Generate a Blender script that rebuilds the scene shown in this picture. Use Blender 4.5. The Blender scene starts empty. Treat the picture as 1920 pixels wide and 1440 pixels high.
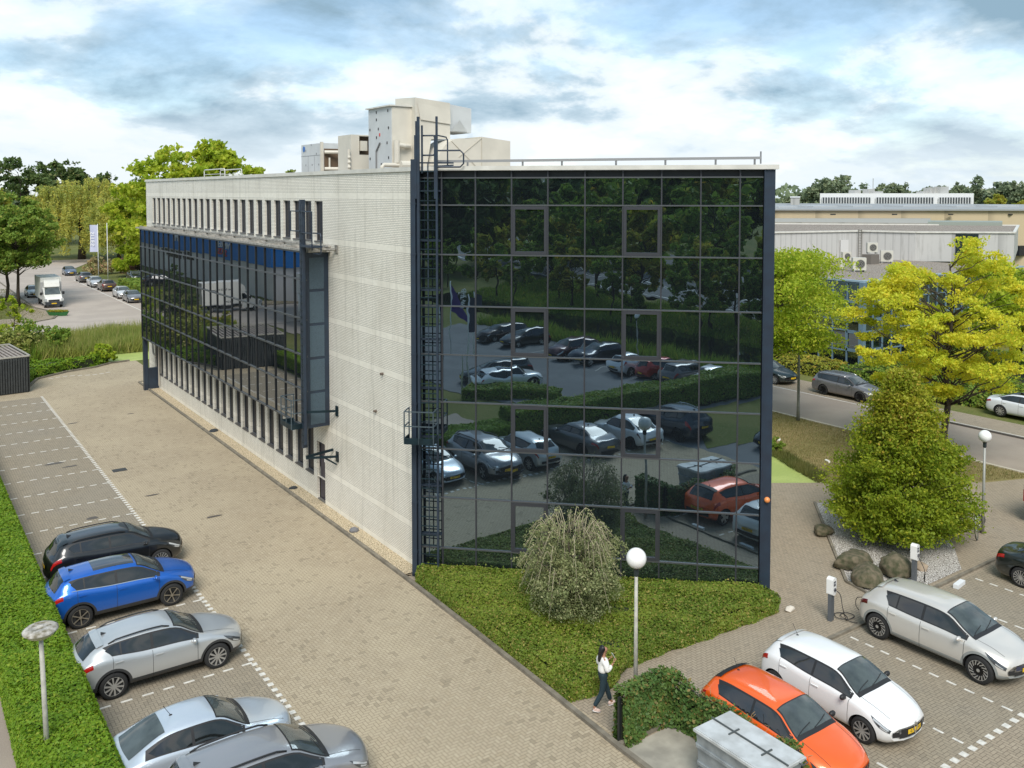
import bpy, bmesh, math, random
import numpy as np
from mathutils import Vector, Matrix
PI=math.pi; R=math.radians
random.seed(7); NR=np.random.default_rng(7)
sc=bpy.context.scene; C=sc.collection
# ---------------------------------------------------------------- camera
cd=bpy.data.cameras.new('camera'); cam=bpy.data.objects.new('camera',cd); C.objects.link(cam); sc.camera=cam
cam.location=(-15.64,-28.63,14.0)
PITCH=math.atan(79/1690.)
cam.rotation_euler=(PI/2-PITCH,0,-math.atan2(.574,.819))
cd.sensor_width=36; cd.lens=1690/1920*36; cd.shift_y=-(720-440)/1920.; cd.clip_start=.1; cd.clip_end=5000
# ---------------------------------------------------------------- sky + sun
SUN_EL=R(48); SUN_AZ=R(215)    # direction the light comes from, clockwise from +Y
w=bpy.data.worlds.new('World'); sc.world=w; w.use_nodes=True
def sky_world():
    nt=w.node_tree; nt.nodes.clear(); N=nt.nodes.new; L=nt.links.new
    out=N('ShaderNodeOutputWorld'); mix=N('ShaderNodeMixShader')
    b1=N('ShaderNodeBackground'); b1.inputs[1].default_value=.12
    st=N('ShaderNodeTexSky'); st.sky_type='NISHITA'; st.sun_disc=False; st.sun_elevation=SUN_EL; st.sun_rotation=SUN_AZ
    st.air_density=1.0; st.dust_density=.7; st.ozone_density=1.3
    L(st.outputs[0],b1.inputs[0])
    b2=N('ShaderNodeBackground'); b2.inputs[1].default_value=1.0
    tc=N('ShaderNodeTexCoord'); sp=N('ShaderNodeSeparateXYZ'); L(tc.outputs['Generated'],sp.inputs[0])
    def m(op,a,b=None,c=None,clamp=False):
        n=N('ShaderNodeMath'); n.operation=op; n.use_clamp=clamp
        for i,v in enumerate((a,b,c)):
            if v is None: continue
            if isinstance(v,(int,float)): n.inputs[i].default_value=v
            else: L(v,n.inputs[i])
        return n.outputs[0]
    z=m('ADD',m('MAXIMUM',sp.outputs[2],0.0),.30)
    cx=m('DIVIDE',sp.outputs[0],z); cy=m('DIVIDE',sp.outputs[1],z)
    cb=N('ShaderNodeCombineXYZ'); L(cx,cb.inputs[0]); L(cy,cb.inputs[1])
    def noise(scale,det,rough,dist,off):
        mp=N('ShaderNodeMapping'); mp.inputs['Location'].default_value=off; L(cb.outputs[0],mp.inputs[0])
        n=N('ShaderNodeTexNoise'); n.inputs['Scale'].default_value=scale; n.inputs['Detail'].default_value=det
        n.inputs['Roughness'].default_value=rough; n.inputs['Distortion'].default_value=dist
        L(mp.outputs[0],n.inputs['Vector']); return n.outputs['Fac']
    def ramp(f,stops):
        r=N('ShaderNodeValToRGB'); e=r.color_ramp.elements
        while len(e)<len(stops): e.new(.5)
        for k,(p,c) in enumerate(stops): e[k].position=p; e[k].color=(*c,1) if len(c)==3 else c
        L(f,r.inputs[0]); return r.outputs[0]
    n1=noise(1.25,12,.60,.15,(3.1,1.7,0)); n2=noise(1.75,14,.58,.12,(6.6,-1.6,3.))
    n2=m('ADD',n2,m('MINIMUM',m('MULTIPLY',m('SUBTRACT',sp.outputs[2],.13),.75),.04))
    cov=ramp(n1,[(.38,(.5,.5,.5)),(.52,(1,1,1))])
    col=ramp(n2,[(.38,(.98,1.0,1.03)),(.455,(.82,.92,.98)),(.50,(.53,.68,.79)),(.60,(.29,.44,.56))])
    # pale haze of distant cloud towards the horizon
    hz=N('ShaderNodeMapRange'); hz.interpolation_type='SMOOTHSTEP'; hz.inputs[1].default_value=.015; hz.inputs[2].default_value=.11; hz.inputs[3].default_value=.75; hz.inputs[4].default_value=0; L(sp.outputs[2],hz.inputs[0])
    mc=N('ShaderNodeMix'); mc.data_type='RGBA'; L(hz.outputs[0],mc.inputs[0]); L(col,mc.inputs[6]); mc.inputs[7].default_value=(.80,.89,.95,1); col=mc.outputs[2]
    cov=m('MAXIMUM',cov,hz.outputs[0])
    L(col,b2.inputs[0])
    b2.inputs[1].default_value=.57
    L(cov,mix.inputs[0]); L(b1.outputs[0],mix.inputs[1]); L(b2.outputs[0],mix.inputs[2]); L(mix.outputs[0],out.inputs[0])
sky_world()
sl=bpy.data.lights.new('sun','SUN'); sl.energy=1.9; sl.angle=R(28); sl.color=(1,.955,.89)
so=bpy.data.objects.new('sun',sl); C.objects.link(so)
sd=Vector((math.sin(SUN_AZ)*math.cos(SUN_EL),math.cos(SUN_AZ)*math.cos(SUN_EL),math.sin(SUN_EL)))
so.rotation_euler=sd.to_track_quat('Z','Y').to_euler(); so.location=(0,0,60)
sc.view_settings.view_transform='Standard'; sc.view_settings.look='None'; sc.view_settings.gamma=1; sc.view_settings.exposure=0.90
sc.render.engine='CYCLES'
sc.cycles.max_bounces=6; sc.cycles.transparent_max_bounces=4; sc.cycles.diffuse_bounces=3; sc.cycles.glossy_bounces=4
sc.cycles.use_adaptive_sampling=True
# ---------------------------------------------------------------- tags
def setp(o,label=None,cat=None,group=None,kind=None):
    if label: o['label']=label
    if cat: o['category']=cat
    if group: o['group']=group
    if kind: o['kind']=kind
    return o
def thing(name,label,cat,loc=(0,0,0),rz=0,group=None):
    o=bpy.data.objects.new(name,None); o.empty_display_size=.2; C.objects.link(o); o.location=loc; o.rotation_euler=(0,0,rz)
    return setp(o,label,cat,group)
def dup(root,loc,rz,label,group=None):
    r=root.copy(); C.objects.link(r); r.location=loc; r.rotation_euler=(0,0,rz); setp(r,label,None,group)
    for ch in list(root.children):
        c=ch.copy(); C.objects.link(c); c.parent=r
        for g in list(ch.children):
            d=g.copy(); C.objects.link(d); d.parent=c
    return r
# ---------------------------------------------------------------- materials
def P(name,col,rough=.6,metal=0,spec=.5,coat=0,emit=None,noise=None,bump=0,bscale=20,coord='Object',ior=None):
    """noise=(scale,amount,[second colour])"""
    m=bpy.data.materials.new(name); m.use_nodes=True; nt=m.node_tree; b=nt.nodes['Principled BSDF']
    b.inputs['Base Color'].default_value=(*col,1); b.inputs['Roughness'].default_value=rough; b.inputs['Metallic'].default_value=metal
    b.inputs['Specular IOR Level'].default_value=spec; b.inputs['Coat Weight'].default_value=coat; b.inputs['Coat Roughness'].default_value=.04
    if ior: b.inputs['IOR'].default_value=ior
    if emit: b.inputs['Emission Color'].default_value=(*emit[0],1); b.inputs['Emission Strength'].default_value=emit[1]
    N=nt.nodes.new; L=nt.links.new
    if noise or bump:
        tc=N('ShaderNodeTexCoord')
    if noise:
        n=N('ShaderNodeTexNoise'); n.inputs['Scale'].default_value=noise[0]; n.inputs['Detail'].default_value=6; L(tc.outputs[coord],n.inputs['Vector'])
        r=N('ShaderNodeValToRGB'); c2=noise[2] if len(noise)>2 else tuple(c*(1-noise[1]) for c in col)
        r.color_ramp.elements[0].position=.35; r.color_ramp.elements[1].position=.65
        r.color_ramp.elements[0].color=(*c2,1); r.color_ramp.elements[1].color=(*col,1)
        L(n.outputs[0],r.inputs[0]); L(r.outputs[0],b.inputs['Base Color'])
    if bump:
        n=N('ShaderNodeTexNoise'); n.inputs['Scale'].default_value=bscale; n.inputs['Detail'].default_value=4; L(tc.outputs[coord],n.inputs['Vector'])
        bp=N('ShaderNodeBump'); bp.inputs['Strength'].default_value=bump; L(n.outputs[0],bp.inputs['Height']); L(bp.outputs[0],b.inputs['Normal'])
    return m
class NB:
    """node building helper"""
    def __init__(s,m): s.m=m; m.use_nodes=True; s.nt=m.node_tree; s.b=s.nt.nodes['Principled BSDF']
    def n(s,t): return s.nt.nodes.new(t)
    def l(s,a,b): s.nt.links.new(a,b)
    def m_(s,op,a,b=None,c=None,clamp=False):
        n=s.n('ShaderNodeMath'); n.operation=op; n.use_clamp=clamp
        for i,v in enumerate((a,b,c)):
            if v is None: continue
            if isinstance(v,(int,float)): n.inputs[i].default_value=v
            else: s.l(v,n.inputs[i])
        return n.outputs[0]
    def mix(s,f,a,b):
        n=s.n('ShaderNodeMix'); n.data_type='RGBA'
        for k,v in ((0,f),(6,a),(7,b)):
            if isinstance(v,(int,float)): n.inputs[k].default_value=v
            elif isinstance(v,tuple): n.inputs[k].default_value=(*v,1)
            else: s.l(v,n.inputs[k])
        return n.outputs[2]
    def noise(s,vec,scale,det=5,rough=.55):
        n=s.n('ShaderNodeTexNoise'); n.inputs['Scale'].default_value=scale; n.inputs['Detail'].default_value=det; n.inputs['Roughness'].default_value=rough; s.l(vec,n.inputs['Vector']); return n.outputs[0]
    def ss(s,v,a,b):
        n=s.n('ShaderNodeMapRange'); n.interpolation_type='SMOOTHSTEP'; n.inputs[1].default_value=a; n.inputs[2].default_value=b; s.l(v,n.inputs[0]); return n.outputs[0]
def paver(name,cols,joint,cell=.105,rot=0.,grime=(.5,.5,.45),big=.25,jw=.055):
    """herringbone clinker paving in world metres"""
    k=NB(bpy.data.materials.new(name)); geo=k.n('ShaderNodeNewGeometry')
    mp=k.n('ShaderNodeMapping'); mp.inputs['Rotation'].default_value=(0,0,rot); mp.inputs['Scale'].default_value=(1/cell,1/cell,1); k.l(geo.outputs['Position'],mp.inputs[0])
    sp=k.n('ShaderNodeSeparateXYZ'); k.l(mp.outputs[0],sp.inputs[0]); x,y=sp.outputs[0],sp.outputs[1]
    i=k.m_('FLOOR',x); j=k.m_('FLOOR',y); fx=k.m_('SUBTRACT',x,i); fy=k.m_('SUBTRACT',y,j)
    q=k.m_('FLOORED_MODULO',k.m_('SUBTRACT',i,j),4.)
    def eq(v): return k.m_('COMPARE',q,float(v),.25)
    k0,k1,k2,k3=eq(0),eq(1),eq(2),eq(3)
    gx=k.m_('SUBTRACT',1.,fx); gy=k.m_('SUBTRACT',1.,fy)
    # distances to edges, an edge that is inside a brick counts as far
    dl=k.m_('ADD',fx,k1); dr=k.m_('ADD',gx,k0); db=k.m_('ADD',fy,k2); dt=k.m_('ADD',gy,k3)
    d=k.m_('MINIMUM',k.m_('MINIMUM',dl,dr),k.m_('MINIMUM',db,dt))
    jm=k.ss(d,jw*.35,jw*1.5)
    idx=k.m_('SUBTRACT',i,k1); idy=k.m_('SUBTRACT',j,k2)
    cb=k.n('ShaderNodeCombineXYZ'); k.l(idx,cb.inputs[0]); k.l(idy,cb.inputs[1])
    wn=k.n('ShaderNodeTexWhiteNoise'); wn.noise_dimensions='2D'; k.l(cb.outputs[0],wn.inputs['Vector'])
    r=k.n('ShaderNodeValToRGB'); r.color_ramp.interpolation='LINEAR'; e=r.color_ramp.elements
    while len(e)<len(cols): e.new(.5)
    for a,c in enumerate(cols): e[a].position=a/(len(cols)-1); e[a].color=(*c,1)
    k.l(wn.outputs['Value'],r.inputs[0])
    n1=k.noise(geo.outputs['Position'],.22,6,.6); n2=k.noise(geo.outputs['Position'],2.2,6,.65); n3=k.noise(geo.outputs['Position'],45,2)
    base=k.mix(k.m_('MULTIPLY',k.ss(n1,.42,.62),big),r.outputs[0],grime)
    base=k.mix(k.m_('MULTIPLY',k.ss(n2,.50,.75),.35),base,tuple(c*.62 for c in grime))
    base=k.mix(k.m_('MULTIPLY',k.ss(n3,.45,.7),.22),base,tuple(c*.5 for c in grime))
    base=k.mix(k.m_('MULTIPLY',k.m_('GREATER_THAN',wn.outputs['Value'],.955),.35),base,tuple(c*.45 for c in grime))
    jm=k.m_('MAXIMUM',jm,k.m_('MULTIPLY',k.ss(k.noise(geo.outputs['Position'],1.1,5,.6),.52,.68),.55))
    col=k.mix(jm,joint,base); k.l(col,k.b.inputs['Base Color'])
    k.b.inputs['Roughness'].default_value=.85; k.b.inputs['Specular IOR Level'].default_value=.25
    bp=k.n('ShaderNodeBump'); bp.inputs['Strength'].default_value=.5; bp.inputs['Distance'].default_value=.006; k.l(jm,bp.inputs['Height']); k.l(bp.outputs[0],k.b.inputs['Normal'])
    return k.m
def brickwall(name):
    k=NB(bpy.data.materials.new(name)); tc=k.n('ShaderNodeTexCoord'); sp=k.n('ShaderNodeSeparateXYZ'); k.l(tc.outputs['Object'],sp.inputs[0])
    h=k.m_('ADD',sp.outputs[0],sp.outputs[1]); z=sp.outputs[2]
    zz=k.m_('DIVIDE',z,.0686); row=k.m_('FLOOR',zz); fz=k.m_('SUBTRACT',zz,row)
    hh=k.m_('ADD',k.m_('DIVIDE',h,.22),k.m_('MULTIPLY',k.m_('MODULO',row,2.),.5)); ci=k.m_('FLOOR',hh); fh=k.m_('SUBTRACT',hh,ci)
    def edge(f): return k.m_('MINIMUM',f,k.m_('SUBTRACT',1.,f))
    jz=k.ss(edge(fz),.05,.14); jh=k.ss(edge(fh),.012,.05)
    field=k.m_('MULTIPLY',jz,k.m_('ADD',k.m_('MULTIPLY',jh,.6),.4))
    hs=k.m_('DIVIDE',h,.0733); fs=k.m_('SUBTRACT',hs,k.m_('FLOOR',hs)); sold=k.m_('ADD',k.m_('MULTIPLY',k.ss(edge(fs),.03,.14),.25),.75)
    mm=k.m_('FLOORED_MODULO',z,3.43)
    def rng(a,b): return k.m_('MULTIPLY',k.m_('GREATER_THAN',mm,a),k.m_('LESS_THAN',mm,b))
    band=k.m_('MAXIMUM',rng(1.45,1.70),rng(.01,.27))
    mk=k.m_('ADD',k.m_('MULTIPLY',band,sold),k.m_('MULTIPLY',k.m_('SUBTRACT',1.,band),field))
    cb=k.n('ShaderNodeCombineXYZ'); k.l(row,cb.inputs[0]); k.l(ci,cb.inputs[1]); wn=k.n('ShaderNodeTexWhiteNoise'); wn.noise_dimensions='2D'; k.l(cb.outputs[0],wn.inputs['Vector'])
    n=k.noise(tc.outputs['Object'],.5,6)
    c=k.mix(wn.outputs['Value'],(.88,.835,.735),(.81,.765,.665)); c=k.mix(k.m_('MULTIPLY',k.ss(n,.45,.7),.35),c,(.64,.59,.49))
    # rain streaks under the coping and splash dirt near the ground
    mp=k.n('ShaderNodeMapping'); mp.inputs['Scale'].default_value=(1.6,1.6,.12); k.l(tc.outputs['Object'],mp.inputs[0]); st=k.noise(mp.outputs[0],2.4,5)
    c=k.mix(k.m_('MULTIPLY',k.ss(st,.50,.70),.36),c,(.46,.43,.36))
    k.l(k.mix(mk,(.20,.185,.16),c),k.b.inputs['Base Color']); k.b.inputs['Roughness'].default_value=.45
    bp=k.n('ShaderNodeBump'); bp.inputs['Strength'].default_value=.4; bp.inputs['Distance'].default_value=.008; k.l(mk,bp.inputs['Height']); k.l(bp.outputs[0],k.b.inputs['Normal'])
    return k.m
def mirrorglass(name,col,wav=.0022):
    m=bpy.data.materials.new(name); k=NB(m); nt=m.node_tree
    out=nt.nodes['Material Output']; nt.nodes.remove(k.b)
    g=k.n('ShaderNodeBsdfGlossy'); g.inputs['Color'].default_value=(*col,1); g.inputs['Roughness'].default_value=.0
    d=k.n('ShaderNodeBsdfDiffuse'); d.inputs['Color'].default_value=(.006,.008,.01,1)
    ad=k.n('ShaderNodeAddShader'); k.l(g.outputs[0],ad.inputs[0]); k.l(d.outputs[0],ad.inputs[1]); k.l(ad.outputs[0],out.inputs[0])
    tc=k.n('ShaderNodeTexCoord'); n=k.noise(tc.outputs['Object'],.9,2); bp=k.n('ShaderNodeBump'); bp.inputs['Strength'].default_value=1; bp.inputs['Distance'].default_value=wav
    k.l(n,bp.inputs['Height']); k.l(bp.outputs[0],g.inputs['Normal'])
    return m
def leafmat(name,c1,c2,c3=None,scale=.5,trans=.35):
    """two or three leaf colours, mixed per leaf and per clump"""
    m=bpy.data.materials.new(name); k=NB(m); nt=m.node_tree; out=nt.nodes['Material Output']
    geo=k.n('ShaderNodeNewGeometry'); n=k.noise(geo.outputs['Position'],scale,3)
    f=k.m_('ADD',k.m_('MULTIPLY',k.ss(n,.35,.65),.65),k.m_('MULTIPLY',geo.outputs['Random Per Island'],.35))
    c=k.mix(f,c1,c2)
    if c3: c=k.mix(k.ss(geo.outputs['Random Per Island'],.80,.95),c,c3)
    k.b.inputs['Roughness'].default_value=.55; k.b.inputs['Specular IOR Level'].default_value=.3; k.l(c,k.b.inputs['Base Color'])
    t=k.n('ShaderNodeBsdfTranslucent'); k.l(c,t.inputs[0]); mx=k.n('ShaderNodeMixShader'); mx.inputs[0].default_value=trans
    k.l(k.b.outputs[0],mx.inputs[1]); k.l(t.outputs[0],mx.inputs[2]); k.l(mx.outputs[0],out.inputs[0])
    return m
def groundmat(name,cs,s1=.4,s2=12,rough=.95,bump=.4):
    k=NB(bpy.data.materials.new(name)); geo=k.n('ShaderNodeNewGeometry'); p=geo.outputs['Position']
    n1=k.noise(p,s1,6); n2=k.noise(p,s2,5,.7); n3=k.noise(p,s2*5,3,.7)
    c=k.mix(k.ss(n1,.4,.62),cs[0],cs[1]); c=k.mix(k.m_('MULTIPLY',k.ss(n2,.45,.68),.7),c,cs[2]); c=k.mix(k.m_('MULTIPLY',k.ss(n3,.45,.7),.4),c,tuple(v*.55 for v in cs[1]))
    k.l(c,k.b.inputs['Base Color']); k.b.inputs['Roughness'].default_value=rough; k.b.inputs['Specular IOR Level'].default_value=.2
    bp=k.n('ShaderNodeBump'); bp.inputs['Strength'].default_value=bump; bp.inputs['Distance'].default_value=.03; k.l(n2,bp.inputs['Height']); k.l(bp.outputs[0],k.b.inputs['Normal'])
    return k.m
def gravelmat(name,a,b,gap,scale=26):
    k=NB(bpy.data.materials.new(name)); geo=k.n('ShaderNodeNewGeometry'); v=k.n('ShaderNodeTexVoronoi'); v.inputs['Scale'].default_value=scale; k.l(geo.outputs['Position'],v.inputs['Vector'])
    sp=k.n('ShaderNodeSeparateColor'); k.l(v.outputs['Color'],sp.inputs[0]); c=k.mix(sp.outputs[0],a,b); c=k.mix(k.ss(v.outputs['Distance'],.42,.72),c,gap)
    k.l(c,k.b.inputs['Base Color']); k.b.inputs['Roughness'].default_value=.9
    bp=k.n('ShaderNodeBump'); bp.inputs['Strength'].default_value=.9; bp.inputs['Distance'].default_value=.03; bp.invert=True; k.l(v.outputs['Distance'],bp.inputs['Height']); k.l(bp.outputs[0],k.b.inputs['Normal'])
    return k.m
# ---------------------------------------------------------------- mesh builder
class MB:
    def __init__(s): s.v=[]; s.f=[]; s.m=[]; s.mi=0
    def add(s,vs,fs):
        o=len(s.v); s.v+= [tuple(p) for p in vs]; s.f+=[tuple(i+o for i in f) for f in fs]; s.m+=[s.mi]*len(fs); return s
    def box(s,x0,x1,y0,y1,z0,z1,M=None):
        vs=[Vector(p) for p in ((x0,y0,z0),(x1,y0,z0),(x1,y1,z0),(x0,y1,z0),(x0,y0,z1),(x1,y0,z1),(x1,y1,z1),(x0,y1,z1))]
        if M is not None: vs=[M@v for v in vs]
        return s.add(vs,[(3,2,1,0),(4,5,6,7),(0,1,5,4),(1,2,6,5),(2,3,7,6),(3,0,4,7)])
    def bar(s,a,b,w,h=None,up=(0,0,1)):
        a=Vector(a); b=Vector(b); h=h or w; d=(b-a); L=d.length
        if L<1e-6: return s
        d.normalize(); u=Vector(up)
        if abs(d.dot(u))>.95: u=Vector((1,0,0))
        r=d.cross(u).normalized(); u=r.cross(d).normalized()
        vs=[]
        for p in (a,b):
            for sx,sy in ((-1,-1),(1,-1),(1,1),(-1,1)): vs.append(p+r*(sx*w/2)+u*(sy*h/2))
        return s.add(vs,[(0,1,2,3)[::-1],(4,5,6,7),(0,1,5,4),(1,2,6,5),(2,3,7,6),(3,0,4,7)])
    def tube(s,pts,r,n=8,cap=True):
        pts=[Vector(p) for p in pts]; rs=r if isinstance(r,(list,tuple)) else [r]*len(pts); vs=[]; fs=[]
        prev=None
        for i,p in enumerate(pts):
            d=(pts[min(i+1,len(pts)-1)]-pts[max(i-1,0)]).normalized()
            if prev is None:
                u=Vector((0,0,1)) if abs(d.z)<.9 else Vector((1,0,0)); a=d.cross(u).normalized()
            else: a=(prev-d*prev.dot(d)).normalized()
            prev=a; b=d.cross(a)
            for k in range(n): t=2*PI*k/n; vs.append(p+(a*math.cos(t)+b*math.sin(t))*rs[i])
        for i in range(len(pts)-1):
            for k in range(n): k2=(k+1)%n; fs.append((i*n+k,i*n+k2,(i+1)*n+k2,(i+1)*n+k))
        if cap: fs.append(tuple(range(n))[::-1]); fs.append(tuple((len(pts)-1)*n+k for k in range(n)))
        return s.add(vs,fs)
    def prism(s,poly,z0,z1,sides=True):
        n=len(poly); vs=[(x,y,z0) for x,y in poly]+[(x,y,z1) for x,y in poly]
        fs=[tuple(range(n))[::-1],tuple(range(n,2*n))]
        if sides: fs+=[(i,(i+1)%n,n+(i+1)%n,n+i) for i in range(n)]
        return s.add(vs,fs)
    def sheet(s,poly,z): return s.add([(x,y,z) for x,y in poly],[tuple(range(len(poly)))])
    def lathe(s,prof,n=24,M=None,cap=True):
        vs=[];fs=[]
        for r,z in prof:
            for k in range(n): t=2*PI*k/n; vs.append(Vector((r*math.cos(t),r*math.sin(t),z)))
        if M is not None: vs=[M@v for v in vs]
        for i in range(len(prof)-1):
            for k in range(n): k2=(k+1)%n; fs.append((i*n+k,i*n+k2,(i+1)*n+k2,(i+1)*n+k))
        if cap: fs.append(tuple(range(n))[::-1]); fs.append(tuple((len(prof)-1)*n+k for k in range(n)))
        return s.add(vs,fs)
    def ball(s,c,r,n=16,m=10,sc3=(1,1,1)):
        pr=[]; vs=[];fs=[]
        for i in range(m+1):
            a=-PI/2+PI*i/m
            for k in range(n):
                t=2*PI*k/n; vs.append((c[0]+r*sc3[0]*math.cos(a)*math.cos(t),c[1]+r*sc3[1]*math.cos(a)*math.sin(t),c[2]+r*sc3[2]*math.sin(a)))
        for i in range(m):
            for k in range(n): k2=(k+1)%n; fs.append((i*n+k,i*n+k2,(i+1)*n+k2,(i+1)*n+k))
        return s.add(vs,fs)
    def build(s,name,mats,parent=None,smooth=False,auto=None,split=False):
        if split:   # one object for every loose piece
            par=list(range(len(s.v)))
            def fd(i):
                while par[i]!=i: par[i]=par[par[i]]; i=par[i]
                return i
            for f in s.f:
                for a in f[1:]: par[fd(a)]=fd(f[0])
            gr={}
            for f,m in zip(s.f,s.m): gr.setdefault(fd(f[0]),[]).append((f,m))
            o=None
            for fs in gr.values():
                q=MB(); ix={}
                for f,m in fs:
                    for a in f:
                        if a not in ix: ix[a]=len(q.v); q.v.append(s.v[a])
                    q.f.append(tuple(ix[a] for a in f)); q.m.append(m)
                o=q.build(name,mats,parent,smooth,auto)
            return o
        me=bpy.data.meshes.new(name); me.from_pydata(s.v,[],s.f); 
        if not isinstance(mats,(list,tuple)): mats=[mats]
        for m in mats: me.materials.append(m)
        if any(s.m): me.polygons.foreach_set('material_index',s.m)
        if smooth: me.polygons.foreach_set('use_smooth',[True]*len(s.f))
        me.update(); bm=bmesh.new(); bm.from_mesh(me); bmesh.ops.recalc_face_normals(bm,faces=bm.faces); bm.to_mesh(me); bm.free()
        if auto: 
            try: me.set_sharp_from_angle(angle=R(auto))
            except Exception: pass
        o=bpy.data.objects.new(name,me); C.objects.link(o)
        if parent: o.parent=parent
        return o
def cards(name,P3,size,mat,parent=None,tri=False,up=.0,asp=.6,seed=1,nrm=None,jit=1.0):
    """many leaf-sized faces at the points P3 (N,3). nrm: preferred normals"""
    rg=np.random.default_rng(seed); n=len(P3); P3=np.asarray(P3,float)
    d=rg.normal(size=(n,3)); 
    if nrm is not None: d=d*jit+np.asarray(nrm)
    d[:,2]+=up; d/=np.linalg.norm(d,axis=1)[:,None]
    a=np.cross(d,rg.normal(size=(n,3))); a/=np.linalg.norm(a,axis=1)[:,None]; b=np.cross(d,a)
    s=size*(.6+.8*rg.random(n))[:,None]
    if tri:
        V=np.stack([P3-a*s*.6-b*s*asp*.5,P3+a*s*.6-b*s*asp*.5,P3+b*s*asp*.9],1); kf=3
    else:
        V=np.stack([P3-a*s,P3-b*s*asp,P3+a*s,P3+b*s*asp],1); kf=4
    me=bpy.data.meshes.new(name); me.vertices.add(n*kf); me.vertices.foreach_set('co',V.reshape(-1).astype(np.float32))
    me.loops.add(n*kf); me.loops.foreach_set('vertex_index',np.arange(n*kf,dtype=np.int32))
    me.polygons.add(n); me.polygons.foreach_set('loop_start',np.arange(0,n*kf,kf,dtype=np.int32)); me.polygons.foreach_set('loop_total',np.full(n,kf,dtype=np.int32))
    me.materials.append(mat); me.update(); me.validate()
    o=bpy.data.objects.new(name,me); C.objects.link(o)
    if parent: o.parent=parent
    return o
def text_obj(name,s,size,mat,parent,M,align='CENTER',ext=.004,shear=0):
    cu=bpy.data.curves.new('t','FONT'); cu.body=s; cu.size=size; cu.align_x=align; cu.align_y='CENTER'; cu.extrude=ext; cu.shear=shear; cu.resolution_u=2
    t=bpy.data.objects.new('t',cu); C.objects.link(t); dg=bpy.context.evaluated_depsgraph_get(); me=bpy.data.meshes.new_from_object(t.evaluated_get(dg))
    bpy.data.objects.remove(t); me.transform(M); me.materials.clear(); me.materials.append(mat); me.name=name
    o=bpy.data.objects.new(name,me); C.objects.link(o)
    if parent: o.parent=parent
    return o
def M3(loc,xa,ya,za):
    m=Matrix.Identity(4)
    for i,a in enumerate((xa,ya,za)):
        for r in range(3): m[r][i]=a[r]
    for r in range(3): m[r][3]=loc[r]
    return m
# ---------------------------------------------------------------- materials used everywhere
LOT=paver('lot_pavers',[(.385,.315,.215),(.43,.355,.25),(.40,.33,.23),(.45,.375,.265),(.36,.295,.205)],(.16,.125,.08),grime=(.49,.41,.285),big=.6)
BAYP=paver('stall_pavers',[(.285,.24,.175),(.33,.28,.205),(.305,.26,.19),(.35,.295,.215)],(.11,.09,.065),grime=(.30,.265,.21),big=.5)
FORE=paver('forecourt_pavers',[(.31,.255,.185),(.365,.30,.22),(.335,.275,.20),(.385,.32,.235)],(.11,.09,.065),grime=(.35,.30,.23),big=.45)
ROADM=groundmat('road_asphalt',((.30,.25,.205),(.35,.295,.24),(.39,.335,.28)),.3,30,.9,.15)
ROADL=groundmat('street_pavers',((.40,.345,.30),(.46,.40,.345),(.50,.44,.385)),.3,30,.9,.15)
ASPH=groundmat('dark_asphalt',((.16,.165,.17),(.20,.205,.21),(.24,.24,.24)),.3,30,.9,.15)
GRASS=groundmat('grass_ground',((.10,.13,.03),(.16,.165,.05),(.22,.19,.08)),.12,6)
DRY=groundmat('dry_grass',((.22,.19,.075),(.30,.235,.11),(.14,.15,.04)),.35,9)
GRAV=gravelmat('tan_gravel',(.62,.50,.32),(.74,.63,.44),(.20,.15,.09))
GRAVW=gravelmat('pale_gravel',(.50,.46,.42),(.72,.69,.64),(.12,.10,.08),22)
KERB=P('kerb_concrete',(.24,.21,.16),.9,noise=(3,.4),bump=.3)
CONC=P('concrete',(.42,.39,.32),.9,noise=(1.6,.35),bump=.3)
WHITEP=P('worn_white_marking',(.72,.69,.62),.8,noise=(9,.25))
DUCK=groundmat('duckweed_water',((.36,.44,.13),(.45,.52,.17),(.27,.34,.10)),.5,14,.55,.05)
CANAL=P('dark_canal_water',(.012,.016,.012),.04,bump=.05,bscale=1.5)
BRICK=brickwall('white_glazed_brick')
GLASSF=mirrorglass('reflective_glass',(.215,.28,.33),.0024)
GLASSB=mirrorglass('reflective_glass_bay',(.40,.41,.42),.0008)
GLASSW=P('dark_window_glass',(.022,.024,.03),.25,spec=.12)
NAVY=P('navy_painted_steel',(.026,.036,.055),.45,metal=.2,noise=(2.5,.35,(.028,.045,.07)))
MULL=P('mullion_grey',(.05,.052,.06),.45,metal=.3)
MULLL=P('transom_light',(.10,.105,.11),.4,metal=.4)
MULLD=P('mullion_dark',(.02,.022,.025),.4,metal=.3)
GALV=P('galvanised_steel',(.50,.50,.47),.5,metal=.35,noise=(8,.4))
COPE=P('coping_white',(.68,.66,.60),.5,noise=(2,.15))
ROOFG=gravelmat('roof_gravel',(.30,.26,.21),(.38,.33,.28),(.14,.11,.09),9)
DKTEAL=P('dark_teal_steel',(.01,.028,.038),.45,metal=.3,noise=(3,.4))
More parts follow.
